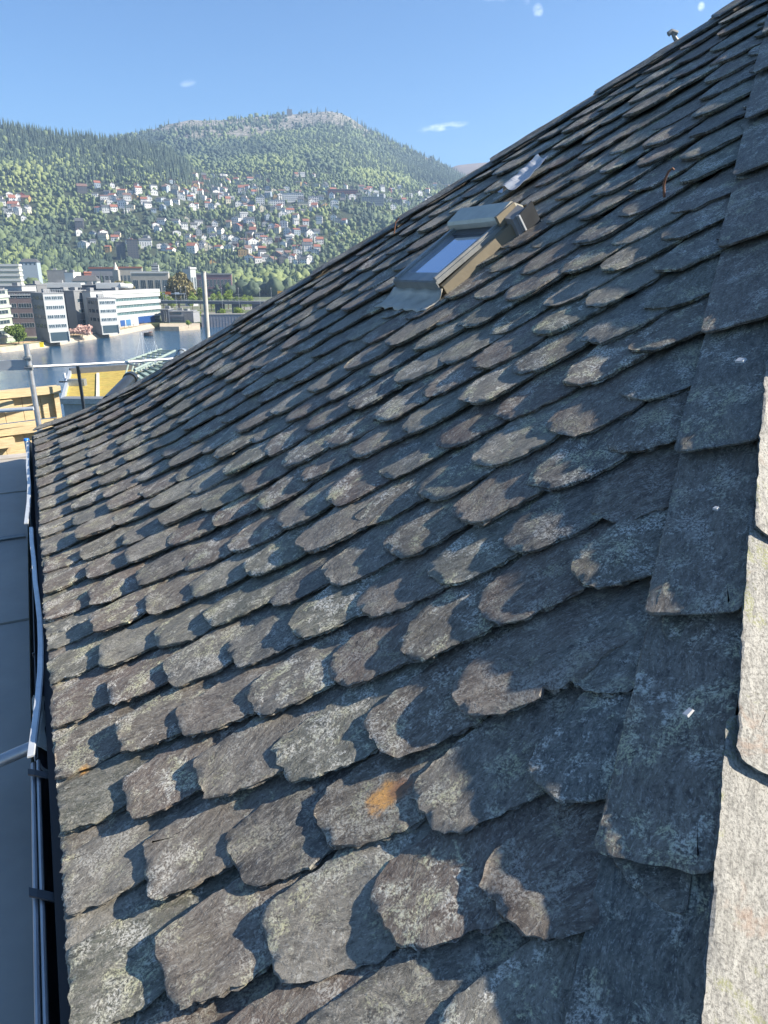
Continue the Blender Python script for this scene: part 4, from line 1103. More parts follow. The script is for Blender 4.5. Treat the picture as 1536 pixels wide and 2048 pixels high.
lim = [(276, 588, 30, 24), (295, 588, 26, 20), (325, 590, 34, 26), (342, 595, 30, 20), (384, 600, 34, 26), (400, 600, 44, 30), (422, 602, 34, 24), (438, 602, 36, 24), (456, 602, 40, 26), (472, 602, 34, 22), (488, 602, 30, 22), (500, 602, 26, 18)]
pos = ['behind the striped office building roof', 'second one right of the wide olive tree', 'left of the road sign gantry', 'just under the very large olive tree', 'right beside the very large olive tree', 'tallest, left of the tall scaffold pole', 'just right of the tall scaffold pole', 'second one right of the scaffold pole', 'third one right of the scaffold pole', 'fourth one right of the scaffold pole', 'fifth one right of the scaffold pole', 'right end of the row above the bridge']
for i, (a, b, c, d) in enumerate(lim):
    tree_at(a, b, 3, c, d, 'lime_tree', L_lime if i % 4 != 1 else L_green, 'yellow green tree, '+pos[i], 20+i, y=440+(i % 3)*14, nleaf=1700, trunk_h=.15, grp='yellow green trees above the road bridge')
for i, (a, b, c, d, l) in enumerate([(380, 640, 22, 18, 'small round bush tree above the low waterfront building'), (398, 642, 20, 18, 'second small round bush tree beside the scaffold pole'), (446, 640, 24, 18, 'light green bush tree seen through the left bridge arch'), (478, 640, 26, 24, 'light green bush tree seen through the middle of the bridge'), (520, 640, 24, 22, 'light green bush tree near the slate roof edge under the bridge')]):
    tree_at(a, b, 2, c, d, 'bush_tree', L_lime, l, 50+i, y=378, nleaf=1100, trunk_h=.1, grp='bushes under the road bridge')
tree_at(377, 654, 2.2, 14, 12, 'bush_tree', L_lime, 'small pale bush on the quay corner by the low waterfront building', 61, nleaf=600, trunk_h=.1)
for i, (a, b, c, d, y, m_, l) in enumerate([(85, 590, 34, 26, 470, L_lime, 'yellow green tree behind the office roofs'), (113, 590, 26, 24, 470, L_green, 'dull green tree right of the yellow green one behind the office roofs'), (50, 596, 50, 34, 500, L_green, 'tall green tree beside the banded building'), (20, 592, 30, 44, 400, L_olive, 'leafless brown tree in front of the banded building'), (160, 580, 62, 50, 640, L_green, 'broad bright green tree above the dark pitched roof'), (455, 575, 26, 12, 700, L_lime, 'slim pale green tree in front of the purple brown building'), (345, 560, 36, 14, 780, L_green, 'tall narrow dark tree behind the very large olive tree')]):
    tree_at(a, b, 3, c, d, 'town_tree', m_, l, 70+i, y=y, nleaf=2200, trunk_h=.15, grp='trees among the town buildings')

# ---- waterfront buildings
M_white = simple('white_panel_cladding', (.38, .40, .40), .5, 0, .05, .5)
M_whiteb = simple('white_roof_fascia', (.46, .48, .48), .5, 0, .05)
M_grey = simple('grey_cladding', (.17, .18, .19), .7, 0, .1, .4)
M_mauve = simple('mauve_brick', (.14, .115, .12), .8, 0, .1, .5)
M_navy = simple('dark_blue_cladding', (.05, .065, .09), .45, 0, .15, .3)
M_pane = glass_mat('office_glass', (.035, .055, .07), .08, 1.6)
M_conc = simple('pale_concrete', (.30, .29, .26), .85, 0, .12, .4, .2)
M_ribs = simple('ribbed_grey_panel', (.24, .25, .27), .55, .1, .08, .6)
M_teal = glass_mat('teal_glass', (.06, .12, .13), .08, 1.6)
M_roofg = simple('grey_flat_roof', (.20, .21, .22), .8, 0, .15, .3)
def frame2(a, b):
    X = (b-a); X.z = 0; w = X.length; X.normalize(); return X, Vector((-X.y, X.x, 0)), w
class Bld:
    """box building whose front runs from a to b (seen left to right), z0 ground, h high, d deep"""
    def __init__(s, name, a, b, h, d, mat, lab, cat='building', top=True, base=-.5):
        s.a = Vector(a); X, Y, w = frame2(s.a, Vector(b)); s.w, s.h, s.d = w, h, d
        s.r = empty(name, s.a, math.atan2(X.y, X.x)); tag(s.r, lab, cat)
        m = MB(); m.box(0, w, 0, d, base, h); m.build('wall', mat, s.r)
        if top: m = MB(); m.box(-.15, w+.15, -.15, d+.15, h, h+.35); m.box(w*.3, w*.3+2.2, d*.4, d*.4+2, h+.35, h+1.6); m.build('roof', M_roofg, s.r)
    def win(s, x0, x1, z0, z1, face='f', mat=None, n=3, frame=M_alu):
        m = MB(); g = MB(); e = .05
        def bx(mb, a, b, c, d_, o0, o1):
            if face == 'f': mb.box(a, b, -o1, -o0, c, d_)
            elif face == 'l': mb.box(-o1, -o0, a, b, c, d_)
            else: mb.box(s.w+o0, s.w+o1, a, b, c, d_)
        bx(m, x0, x1, z0, z0+.1, .0, .12); bx(m, x0, x1, z1-.08, z1, .0, .12)
        for i in range(n+1):
            x = x0+(x1-x0)*i/n; bx(m, x-.04, x+.04, z0+.1, z1-.08, .0, .10)
        o = m.build('window', frame, s.r); bx(g, x0, x1, z0+.1, z1-.08, .0, .05); g.build('pane', mat or M_pane, o)
    def band(s, name, z0, z1, o, mat, x0=0, x1=None, ret=True):
        x1 = s.w if x1 is None else x1; m = MB(); m.box(x0-(o if ret else 0), x1+(o if ret else 0), -o, s.d if ret else .02, z0, z1)
        return m.build(name, mat, s.r)
def office(name, pL, pR, ptop, dirside, lab, rows, z=2.0, sideL=8.5):
    a = at(*pL, z); b = at(*pR, z)
    # front runs away to the right at about 48 degrees
    ang = R(46); dirf = Vector((math.cos(ang), math.sin(ang), 0)); rx = b.x/b.y
    t = (rx*a.y-a.x)/(dirf.x-rx*dirf.y); b = a+dirf*t
    d = px_dir(pL[0]-13, ptop); h = (CAMZ+d.z/d.y*a.y)-z
    B = Bld(name, a, b, h, sideL, M_white, lab, top=True)
    # side wall skin proud of the core, its unlit tone painted in as grey
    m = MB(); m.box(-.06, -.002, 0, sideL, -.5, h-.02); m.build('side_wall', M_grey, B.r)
    fh = (h-3.4)/rows
    # open ground floor
    m = MB(); m.box(.6, B.w-.6, -.03, -.002, 0, 3.0); m.build('ground_floor_glazing', M_pane, B.r)
    for x in (.0, B.w-.35):
        m = MB(); m.box(x, x+.35, -.5, -.06, -.2, 3.2); m.build('column', M_white, B.r)
    for k in range(rows):
        z0 = 3.4+k*fh+fh*.36; z1 = z0+fh*.40
        for (x0, x1) in ((.07, .35), (.38, .64), (.67, .93)): B.win(B.w*x0, B.w*x1, z0, z1, 'f', n=3)
        for (x0, x1) in ((.06, .22), (.34, .62), (.72, .84)):
            q = sideL; mm = MB()
            x0, x1 = x0*q, x1*q; mm.box(-.14, -.06, x0, x1, z0, z0+.08); mm.box(-.14, -.06, x0, x0+.06, z0+.08, z1); mm.box(-.14, -.06, x1-.06, x1, z0+.08, z1)
            o = mm.build('window', M_dark, B.r); g = MB(); g.box(-.10, -.061, x0+.06, x1-.06, z0+.08, z1); g.build('pane', M_pane, o)
    m = MB(); n = 9
    for i in range(n): m.box(B.w*(i+.5)/n-.03, B.w*(i+.5)/n+.03, .1, .16, h+.35, h+1.3)
    m.box(0, B.w, .1, .15, h+1.3, h+1.36); m.build('roof_railing', M_alu, B.r)
    return B
B1 = office('office_block', (99.6, 683), (140, 680), 588, 0, 'nearest white fronted office block with four window rows left of the cherry trees', 4, sideL=11)
B2 = office('office_block', (204, 667), (239, 664), 598, 0, 'second white fronted office block with three window rows right of the cherry trees', 3, sideL=10)
def block(name, pxl, yl, pxr, yr, ptop, d, mat, lab, z=2.0, cat='building', **kw):
    a = atd(pxl, ptop, yl); b = atd(pxr, ptop, yr); h = a.z-z; a.z = z; b.z = z
    return Bld(name, a, b, h, d, mat, lab, cat, **kw)
# pale green building at the left edge
b = block('waterfront_building', -60, 236, 15, 258, 584, 14, simple('pale_green_render', (.32, .38, .31), .6), 'pale green banded building cut off by the left edge')
for k in range(5): b.band('floor_band', 1.8+k*3.3, 2.6+k*3.3, .35, M_white)
for k in range(5):
    b.win(b.w*.55, b.w*.92, 3.0+k*3.3, 4.4+k*3.3, 'f', n=4)
# mauve wing behind it
b = block('office_wing', -40, 276, 70, 281, 585, 3, M_mauve, 'mauve brick office wing with long window rows behind the pale green building')
for k in range(4):
    for (x0, x1) in ((.40, .62), (.66, .90)): b.win(b.w*x0, b.w*x1, 3.2+k*3.6, 4.9+k*3.6, 'f', n=5, mat=M_pane)
b.band('parapet_band', b.h-1.2, b.h-.8, .3, M_white)
b = block('stair_tower', 43, 284, 72, 296, 574, 8, M_white, 'plain white rooftop tower rising behind the nearest office block')
b = block('roof_plant_room', 73, 300, 93, 303, 570, 10, M_grey, 'grey plant room beside the white rooftop tower')
b = block('office_hall', 90, 333, 160, 336, 568, 9, M_roofg, 'long low hall with a white roof edge behind the office blocks, left part')
b.band('roof_fascia', b.h-1.6, b.h+.4, .4, M_whiteb)
b = block('office_hall', 160.5, 336.5, 193, 337.5, 571, 9, M_navy, 'dark glazed middle part of the long low hall')
b = block('office_hall', 193.5, 337, 240, 339, 568, 9, M_roofg, 'right part of the long low hall with a white rounded roof edge')
b.band('roof_fascia', b.h-2.0, b.h+.4, .4, M_whiteb, )
m = MB(); m.tube([(b.w, -.2, b.h-.8), (b.w+2.6, .6, b.h-1.0), (b.w+3.6, 4, b.h-1.1), (b.w+3.6, 8, b.h-1.1)], 1.15, 12); m.build('rounded_end', M_whiteb, b.r, True)
# four rooftop vents
b = block('office_wing', 128, 302, 148, 306, 583, 5, M_navy, 'dark blue glass wing in the gap right of the nearest office block')
for k in range(4): b.win(b.w*.1, b.w*.9, 2.5+k*3.9, 4.6+k*3.9, 'f', n=5, mat=M_teal)
b = block('office_wing', 147, 300, 181, 312, 583, 4, M_grey, 'plain grey wing half in shadow behind the cherry trees')
for k in range(3): b.win(b.w*.15, b.w*.85, 3+k*4.2, 4.6+k*4.2, 'f', n=5)
b = block('office_wing', 180, 303, 204, 310, 584, 4, M_white, 'white wing directly behind the second white office block')
# long striped office building
a = at(238, 653, 2); b_ = at(322, 643, 2); ptop = 580
d0 = px_dir(215, 583); hh = CAMZ+d0.z/d0.y*(a.y-2)-2
ext = (a-b_).normalized()*9
S = Bld('striped_office_building', a+ext, b_, hh, 6, M_teal, 'long office building with white horizontal bands and teal glass by the quay')
nb = 5; fh = hh/nb
for k in range(nb):
    if k > 0: S.band('floor_band', k*fh+.0, k*fh+fh*.52, .55, M_white)
    x = 0
    for i in range(6):
        x0 = S.w*i/6+.15; x1 = S.w*(i+1)/6-.15; S.win(x0, x1, k*fh+fh*.54, (k+1)*fh-.05, 'f', n=6, mat=M_teal)
S.band('roof_band', hh-fh*.42, hh+.3, .6, M_white)
m = MB(); m.box(S.w*.0, S.w*.42, -4.2, -.6, 0, 3.6); m.build('entrance_pavilion', M_white, S.r)
for i, c in enumerate(((.02, .07, .22), (.05, .15, .30))):
    m = MB(); m.box(S.w*(.1+.1*i), S.w*(.18+.1*i), -4.3, -4.21, .4, 3.0); m.build('door', simple('blue_door', c, .4), S.r)
m = MB(); m.box(S.w*.45, S.w*.86, -.62, -.56, .3, 3.4); m.build('blue_shopfront', simple('blue_shopfront', (.02, .06, .19), .3), S.r)
# low waterfront building: dark cube and ribbed hall
p0, p1 = at(321, 652, 2), at(338, 652, 2)
b = block('waterfront_building', 321, 351.5, 336, 351.5, 620, 9, M_navy, 'dark cube shaped end of the low waterfront building')
b.win(b.w*.45, b.w*.7, .6, 5.6, 'f', n=1)
b = block('waterfront_building', 336.5, 353, 386, 354, 624, 12, M_ribs, 'low grey ribbed boathouse standing on the quay edge')
b.win(b.w*.06, b.w*.52, 3.7, 4.9, 'f', n=8, frame=M_dark)
m = MB(); m.box(b.w*.05, b.w*.62, -.08, -.003, .3, 2.9); o = m.build('boat_door', M_navy, b.r); m = MB(); m.box(b.w*.12, b.w*.5, -.14, -.081, 1.2, 2.0); m.build('door_window', M_pane, o)
n = 34; m = MB()
for i in range(n): m.box(b.w*(.64+.36*i/n), b.w*(.64+.36*i/n)+.06, -.07, -.003, .2, b.h-.1)
m.build('rib_cladding', M_ribs, b.r)
bb = block('waterfront_building', 386.5, 354.5, 399, 360, 625, 10, M_ribs, 'short slanted grey end of the boathouse beside the scaffold pole')
# quay slab
def quay():
    m = MB(); c = [at(320, 658, .9), at(358, 658, .9), at(400, 655, .9), at(400, 645, .9), at(320, 645, .9)]
    m.add([(p.x, p.y, -1) for p in c]+[(p.x, p.y, 1.95) for p in c], [(0, 1, 6, 5), (1, 2, 7, 6), (2, 3, 8, 7), (3, 4, 9, 8), (4, 0, 5, 9), (5, 6, 7, 8, 9)])
    tag(m.build('quay', simple('quay_stone', (.38, .33, .25), .85, 0, .2, .6)), kind='structure')
    b = block('quay_wall', 402, 350, 760, 362, 630, 3, simple('grey_sheet_piles', (.20, .21, .24), .7, 0, .15, .5), 'long grey quay wall with a pale coping under the road bridge', z=-1, cat='wall', top=False)
    b.band('coping', b.h, b.h+.5, .2, M_conc)
    n = 60; m = MB()
    for i in range(n): m.box(b.w*i/n, b.w*i/n+.12, -.10, -.003, 0, b.h-.05)
    m.build('pile_ribs', M_ribs, b.r)
quay()
# bridge
def bridge():
    z = 9.3; a = atd(310, 600, 425); b = atd(760, 600, 400); X, Y, w = frame2(a, b)
    r = empty('road_bridge', (a.x, a.y, 0), math.atan2(X.y, X.x)); m = MB(); m.box(-10, w, 0, 9, z-1.5, z); m.build('deck', simple('bridge_concrete', (.14, .15, .18), .85, 0, .15, .2), r)
    m = MB(); m.box(-10, w, -.12, -.003, z-.35, z+.15); m.build('edge_beam', M_conc, r)
    rl = MB(); rl.box(-10, w, -.05, .02, z+1.0, z+1.08); n = 70
    for i in range(n): rl.box(w*i/n, w*i/n+.07, -.04, .01, z+.15, z+1.0)
    rl.build('railing', M_alu, r)
    for px in (425, 462, 506, 545, 590):
        p = atd(px, 620, 412); x = (p-a).dot(X); m = MB(); m.box(x-1.7, x+1.7, 1.5, 7.5, -1, z-1.5); m.build('pier', simple('pier_concrete', (.10, .11, .14), .85), r)
    tag(r, 'long low concrete road bridge on wide dark piers behind the boathouse', 'bridge')
bridge()
# road signs
def gantry():
    r = empty('sign_gantry', atd(325, 598, 432)); r.location.z = 9.3
    w = 47/1500*432
    for x in (0.5, w*.95):
        m = MB(); m.tube([(x, 0, -3), (x, 0, 4.2)], .16, 8); m.build('post', M_galv, r, True)
    m = MB(); m.box(0, w, -.15, .15, 3.4, 3.85); m.build('beam', M_whiteb, r)
    m = MB(); m.box(w*.14, w*.37, -.25, -.16, 3.3, 4.7); m.build('sign_panel', simple('orange_sign', (.75, .20, .05), .5), r)
    m = MB(); m.box(w*.55, w*.75, -.25, -.16, 3.3, 4.5); m.build('sign_panel', simple('white_sign', (.75, .75, .72), .5), r)
    tag(r, 'white road gantry with an orange panel, above the boathouse', 'road sign')
    r = empty('direction_sign', atd(556, 600, 420)); r.location.z = 9.3; h = 5.4
    for x in (.3, 3.0): 
        m = MB(); m.tube([(x, 0, -1), (x, 0, h)], .07, 6); m.build('post', M_galv, r)
    m = MB(); m.box(-.1, 3.6, -.12, -.05, h-1.9, h+.1); m.build('sign_panel', simple('yellow_sign', (.80, .38, .04), .5), r); tag(r, 'orange yellow road sign on two posts beside the slate roof edge', 'road sign')
gantry()
def lamps():
    proto = None
    spots = [(373, 585, 14, 430), (404, 0, 0, 0), (444, 590, 12, 398), (478, 596, 12, 398), (520, 594, 12, 398), (363, 560, 16, 436), (332, 571, 15, 436), (352, 600, 12, 398), (543, 592, 12, 398)]
    labs = ['lamp on the bridge right of the gantry', None, 'lamp standing right of the scaffold pole', 'lamp over the middle bridge opening', 'lamp above the right bridge pier', 'tall lamp in front of the very large olive tree', 'tall lamp at the left end of the gantry', 'lamp just above the boathouse roof', 'lamp nearest the slate roof edge']
    for (px, pt, h, y), l in zip(spots, labs):
        if not l: continue
        if proto is None:
            proto = empty('street_lamp'); m = MB(); m.tube([(0, 0, -8), (0, 0, 8.6)], .10, 6, r2=.06); m.build('post', M_galv, proto, True)
            m = MB(); m.box(-.1, .1, -.9, .2, 8.55, 8.75); m.build('lamp_head', simple('lamp_head', (.7, .7, .7), .4), proto); o = proto
        else: o = copy_tree(proto)
        o.location = atd(px, 600, y); o.location.z = 8.2; tag(o, 'slim grey street '+l, 'street lamp', 'street lamps along the bridge road')
lamps()
# town buildings behind
def banded(pxl, pxr, y, top, lab, n=4):
    b = block('banded_building', pxl, y, pxr, y+6, top, 6, simple('grey_green_band', (.40, .41, .35), .7), lab)
    fh = b.h/n
    for k in range(n+1): b.band('white_band', b.h-.9-k*fh*.62, b.h+.2-k*fh*.62, .4, M_whiteb)
banded(-90, 36, 440, 529, 'wide building with white and grey green horizontal bands at the left edge', 6)
def pitched(name, pxl, pxr, y, top, eave, d, wmat, rmat, lab):
    a = atd(pxl, top, y); b_ = atd(pxr, top, y+3); ez = atd(pxl, eave, y).z; X, Y, w = frame2(a, b_); r = empty(name, (a.x, a.y, 2), math.atan2(X.y, X.x)); h = ez-2; rh = a.z-ez
    m = MB(); m.box(0, w, 0, d, -.5, h); m.build('wall', wmat, r)
    m = MB(); m.add([(-.5, -.5, h), (w+.5, -.5, h), (w+.5, d+.5, h), (-.5, d+.5, h), (w*.12, d*.5, h+rh), (w*.88, d*.5, h+rh)], [(3, 2, 1, 0), (0, 1, 5, 4), (1, 2, 5), (2, 3, 4, 5), (3, 0, 4)]); m.build('roof', rmat, r)
    n = max(2, int(w/3)); 
    for i in range(n):
        m = MB(); x = w*(i+.5)/n; m.box(x-.7, x+.7, -.08, -.003, h-2.4, h-.9); m.build('window', M_pane, r)
    tag(r, lab, 'building'); return r
pitched('pitched_roof_building', 143, 192, 430, 551, 562, 14, M_white, RM['dark grey'], 'building with a dark hipped roof and white eaves behind the office hall')
pitched('villa', 38, 72, 640, 517, 524, 14, WM['blue grey'], RM['dark grey'], 'pale villa with a dark hipped roof in front of the wood')
b = block('town_building', 93, 520, 130, 523, 541, 8, M_grey, 'flat violet grey building among trees left of the warehouses')
b = block('town_building', 128, 470, 146, 470, 545, 12, WM['white'], 'small grey white building with a low roof beside the dark hipped roof')
def warehouse(pxl, pxr, y, top, lab, rm, wm=M_ribs, d=8, n=6):
    b = block('warehouse', pxl, y, pxr, y+4, top, d, wm, lab)
    m = MB(); m.box(-.4, b.w+.4, -.5, 1.2, b.h-.2, b.h+1.1); m.build('roof_edge', rm, b.r)
    for i in range(n): b.win(b.w*(i+.15)/n, b.w*(i+.85)/n, b.h*.45, b.h*.78, 'f', n=3)
warehouse(178, 236, 610, 537, 'grey warehouse with a red roof edge left of the white cone', RM['orange red'])
warehouse(236.5, 283, 616, 536, 'grey warehouse with a brighter red roof edge right of the white cone', RM['orange red'], M_conc)
warehouse(262, 336, 540, 546, 'long pale grey building with big dark windows left of the very large olive tree', M_whiteb, M_conc, n=5)
warehouse(168, 182, 600, 546, 'small reddish shed at the left end of the warehouses', RM['orange red'], WM['red'], n=2)
warehouse(380, 391, 520, 538, 'white building end just right of the very large olive tree', M_whiteb, M_white, n=2)
warehouse(388, 462, 700, 549, 'long purple brown building behind the scaffold pole', M_roofg, simple('purple_brown_brick', (.16, .09, .10), .8), n=10)
b = block('stair_building', 302, 545, 316, 546, 530, 8, M_white, 'white louvred stair tower on top of the pale grey building')
for k in range(4): b.band('louvre', b.h-1.4-k*1.7, b.h-.7-k*1.7, .12, M_dark, ret=False)
r = empty('cone_roof', atd(231.5, 537, 600)); m = MB(); m.tube([(0, 0, -8), (0, 0, 0), (0, 0, 3.4), (0, 0, 5.6)], .001, 10)
m = MB(); n = 10; rad = 2.0; m.add([(rad*math.cos(2*math.pi*i/n), rad*math.sin(2*math.pi*i/n), -1) for i in range(n)]+[(.25*math.cos(2*math.pi*i/n), .25*math.sin(2*math.pi*i/n), 4.6) for i in range(n)], [(i, (i+1) % n, n+(i+1) % n, n+i) for i in range(n)]+[tuple(range(n, 2*n))])
m.build('cone', simple('pale_cone', (.62, .55, .46), .7), r); m = MB(); m.box(-2.2, 2.2, -2.2, 2.2, -12, -1); m.build('base', M_conc, r); tag(r, 'small pale cone shaped roof between the two red edged warehouses', 'roof cone')
# red bus, green fence, parked cars beyond
def bus():
    p = atd(481, 571, 900); w = 34/1500*900; r = empty('articulated_bus', (p.x, p.y, 2.4), .02); 
    zb = atd(481, 562, 900).z; p2 = atd(481, 571, 900).z; r.location.z = p2; hh = zb-p2
    for x0, x1 in ((0, w*.56), (w*.60, w)):
        m = MB(); m.box(x0, x1, 0, 2.6, .5, hh); m.build('body', simple('red_bus_paint', (.55, .04, .03), .4), r); m = MB(); m.box(x0+.3, x1-.3, -.05, -.003, hh*.5, hh*.82); m.build('window_band', M_pane, r)
        for x in (x0+1.6, x1-1.6): m = MB(); m.tube([(x, -.06, .5), (x, .3, .5)], .5, 10); m.build('wheel', M_dark, r)
    m = MB(); m.box(w*.56, w*.60, .15, 2.45, .6, hh-.2); m.build('joint', M_dark, r); tag(r, 'red articulated bus on the road at the foot of the wooded hill', 'bus')
    # road bank for bus and fence
    a, b = atd(380, 574, 905), atd(760, 570, 940); X, Y, ww = frame2(a, b); m = MB(); R_ = Matrix.Translation((a.x, a.y, 0)) @ Matrix.Rotation(math.atan2(X.y, X.x), 4, 'Z')
    m.box(0, ww, -60, 12, -1, p2-.05); o = m.build('road_bank', simple('pale_road_bank', (.34, .32, .27), .9, 0, .2, .05)); o.matrix_world = R_; tag(o, kind='structure')
    a = atd(518, 571, 925); w = 74/1500*925; r = empty('hoarding', (a.x, a.y, p2), .02); m = MB(); m.box(0, w, 0, .2, 0, 4.2); m.build('panel', simple('bright_green_hoarding', (.16, .50, .12), .6), r)
    for i in range(13): m = MB(); m.box(w*i/12-.15, w*i/12+.15, -.1, -.003, 0, 4.6); m.build('post', M_conc, r)
    tag(r, 'long bright green hoarding right of the red bus', 'hoarding')
    rr = random.Random(4); cols = [('white', (.7, .7, .7)), ('grey', (.3, .32, .34)), ('dark blue', (.03, .05, .12)), ('silver', (.5, .52, .54)), ('black', (.02, .02, .02))]
    for i, px in enumerate((436, 446, 456, 465, 474)):
        nm, c = cols[i]; p = atd(px, 571, 880); r = empty('parked_car', (p.x, p.y, p2-.05), .03); m = MB(); m.box(0, 4.3, 0, 1.8, .35, .95); m.box(.9, 3.6, .1, 1.7, .95, 1.45); m.build('body', simple(nm.replace(' ', '_')+'_car_paint', c, .3), r)
        for x in (.8, 3.4): m = MB(); m.tube([(x, -.05, .33), (x, .2, .33)], .33, 10); m.build('wheel', M_dark, r)
        tag(r, f'{nm} car parked on the road left of the red bus', 'car', 'cars parked by the road')
bus()
# shore details: railing posts, yellow bin, float, masts
def shore_things():
    P = [Vector((*p, 2.0)) for p in SHORE[2:10]]
    L = [0]; 
    for a, b in zip(P, P[1:]): L.append(L[-1]+(b-a).length)
    r = empty('shore_fence', P[3]); inv = Matrix.Translation(-Vector(r.location)); n = 26
    def pt(s):
        for i in range(len(P)-1):
            if s <= L[i+1]+1e-6: 
                q = P[i].lerp(P[i+1], (s-L[i])/(L[i+1]-L[i])); d = (P[i+1]-P[i]).normalized(); return q+Vector((-d.y, d.x, 0))*1.0
    pts = [pt(L[-1]*i/n) for i in range(n+1)]
    for q in pts:
        m = MB(); m.tube([q, q+Zd*1.15], .07, 6); o = m.build('post', M_dark, r); o.matrix_parent_inverse = inv
    m = MB(); m.tube([q+Zd*1.1 for q in pts], .035, 5); m.tube([q+Zd*.6 for q in pts], .025, 5); o = m.build('rail', M_dark, r); o.matrix_parent_inverse = inv
    tag(r, 'thin dark railing of posts along the curved shore path', 'railing')
    p = at(84, 694, 2.1); r = empty('yellow_bin', p, .3); m = MB(); m.box(-.55, .55, -.4, .4, 0, 1.35); m.build('body', simple('yellow_bin', (.80, .62, .02), .5), r); m = MB(); m.box(-.6, .6, -.45, .45, 1.35, 1.5); m.build('lid', simple('yellow_lid', (.72, .55, .02), .5), r); tag(r, 'bright yellow bin on the shore path below the nearest office block', 'bin')
    p = at(297, 672, 0); r = empty('mooring_float', p, .1); w = 19/1500*p.y; m = MB()
    n = 14; prof2 = [(0, -.4), (.5*w, -.3), (.52*w, .5), (.46*w, 1.3), (0, 1.45)]; V = []; 
    for (rad, z) in prof2[1:4]:
        for i in range(n): V.append((rad*math.cos(2*math.pi*i/n), rad*.6*math.sin(2*math.pi*i/n), z))
    V.append((0, 0, 1.5)); m.add(V, [(k*n+i, k*n+(i+1) % n, (k+1)*n+(i+1) % n, (k+1)*n+i) for k in range(2) for i in range(n)]+[(2*n+i, 2*n+(i+1) % n, 3*n) for i in range(n)]); m.build('hull', simple('black_float', (.025, .025, .028), .6), r)
    m = MB(); m.box(w*.1, w*.42, -.5, .5, 1.46, 1.75); m.build('deck_pad', simple('rust_pad', (.28, .14, .08), .8), r); tag(r, 'black oval mooring float on the water below the boathouse', 'float')
    # sailing boats moored behind the green roof
    for i, (px, pt_, y, lab) in enumerate([(280, 664, 196, 'sailing boat with the tallest mast, left of the group'), (307, 682, 192, 'sailing boat with the second mast from the right'), (299, 700, 188, 'sailing boat with the shortest mast'), (312, 690, 200, 'sailing boat with the rightmost slanting mast')]):
        t_ = atd(px, pt_, y); r = empty('sailing_boat', (t_.x, t_.y, 0), 1.2+i*.1); m = MB()
        Lh = 8.0; ks = [(-4, .7), (-2.5, 1.25), (0, 1.45), (2.5, 1.0), (4.2, .05)]; V = []
        for (x, hw_) in ks: V += [(x, -hw_*.5, -.4), (x, hw_*.5, -.4), (x, hw_, .9+.06*x*x/4), (x, -hw_, .9+.06*x*x/4)]
        Fq = [(0, 1, 2, 3)]
        for k in range(4): Fq += [(k*4+j, k*4+4+j, k*4+4+(j+1) % 4, k*4+(j+1) % 4) for j in range(4)]
        m.add(V, Fq); m.build('hull', simple('white_hull', (.7, .7, .68), .4), r)
        m = MB(); m.box(-2.2, 1.4, -.7, .7, .95, 1.5); m.build('cabin', M_white, r)
        m = MB(); m.tube([(.4, 0, .9), (.4, 0, t_.z)], .085, 6); m.build('mast', M_alu, r, True)
        m = MB(); m.tube([(.4, 0, t_.z-.2), (-3.8, 0, 1.2)], .022, 4); m.build('backstay', M_alu, r); m = MB(); m.tube([(.4, 0, t_.z-.2), (4.1, 0, 1.6)], .022, 4); m.build('forestay', M_alu, r)
        m = MB(); m.tube([(.3, 0, 2.2), (-3.2, 0, 2.1)], .07, 6); m.build('boom', M_alu, r); tag(r, lab, 'sailing boat', 'sailing boats in the harbour')
shore_things()
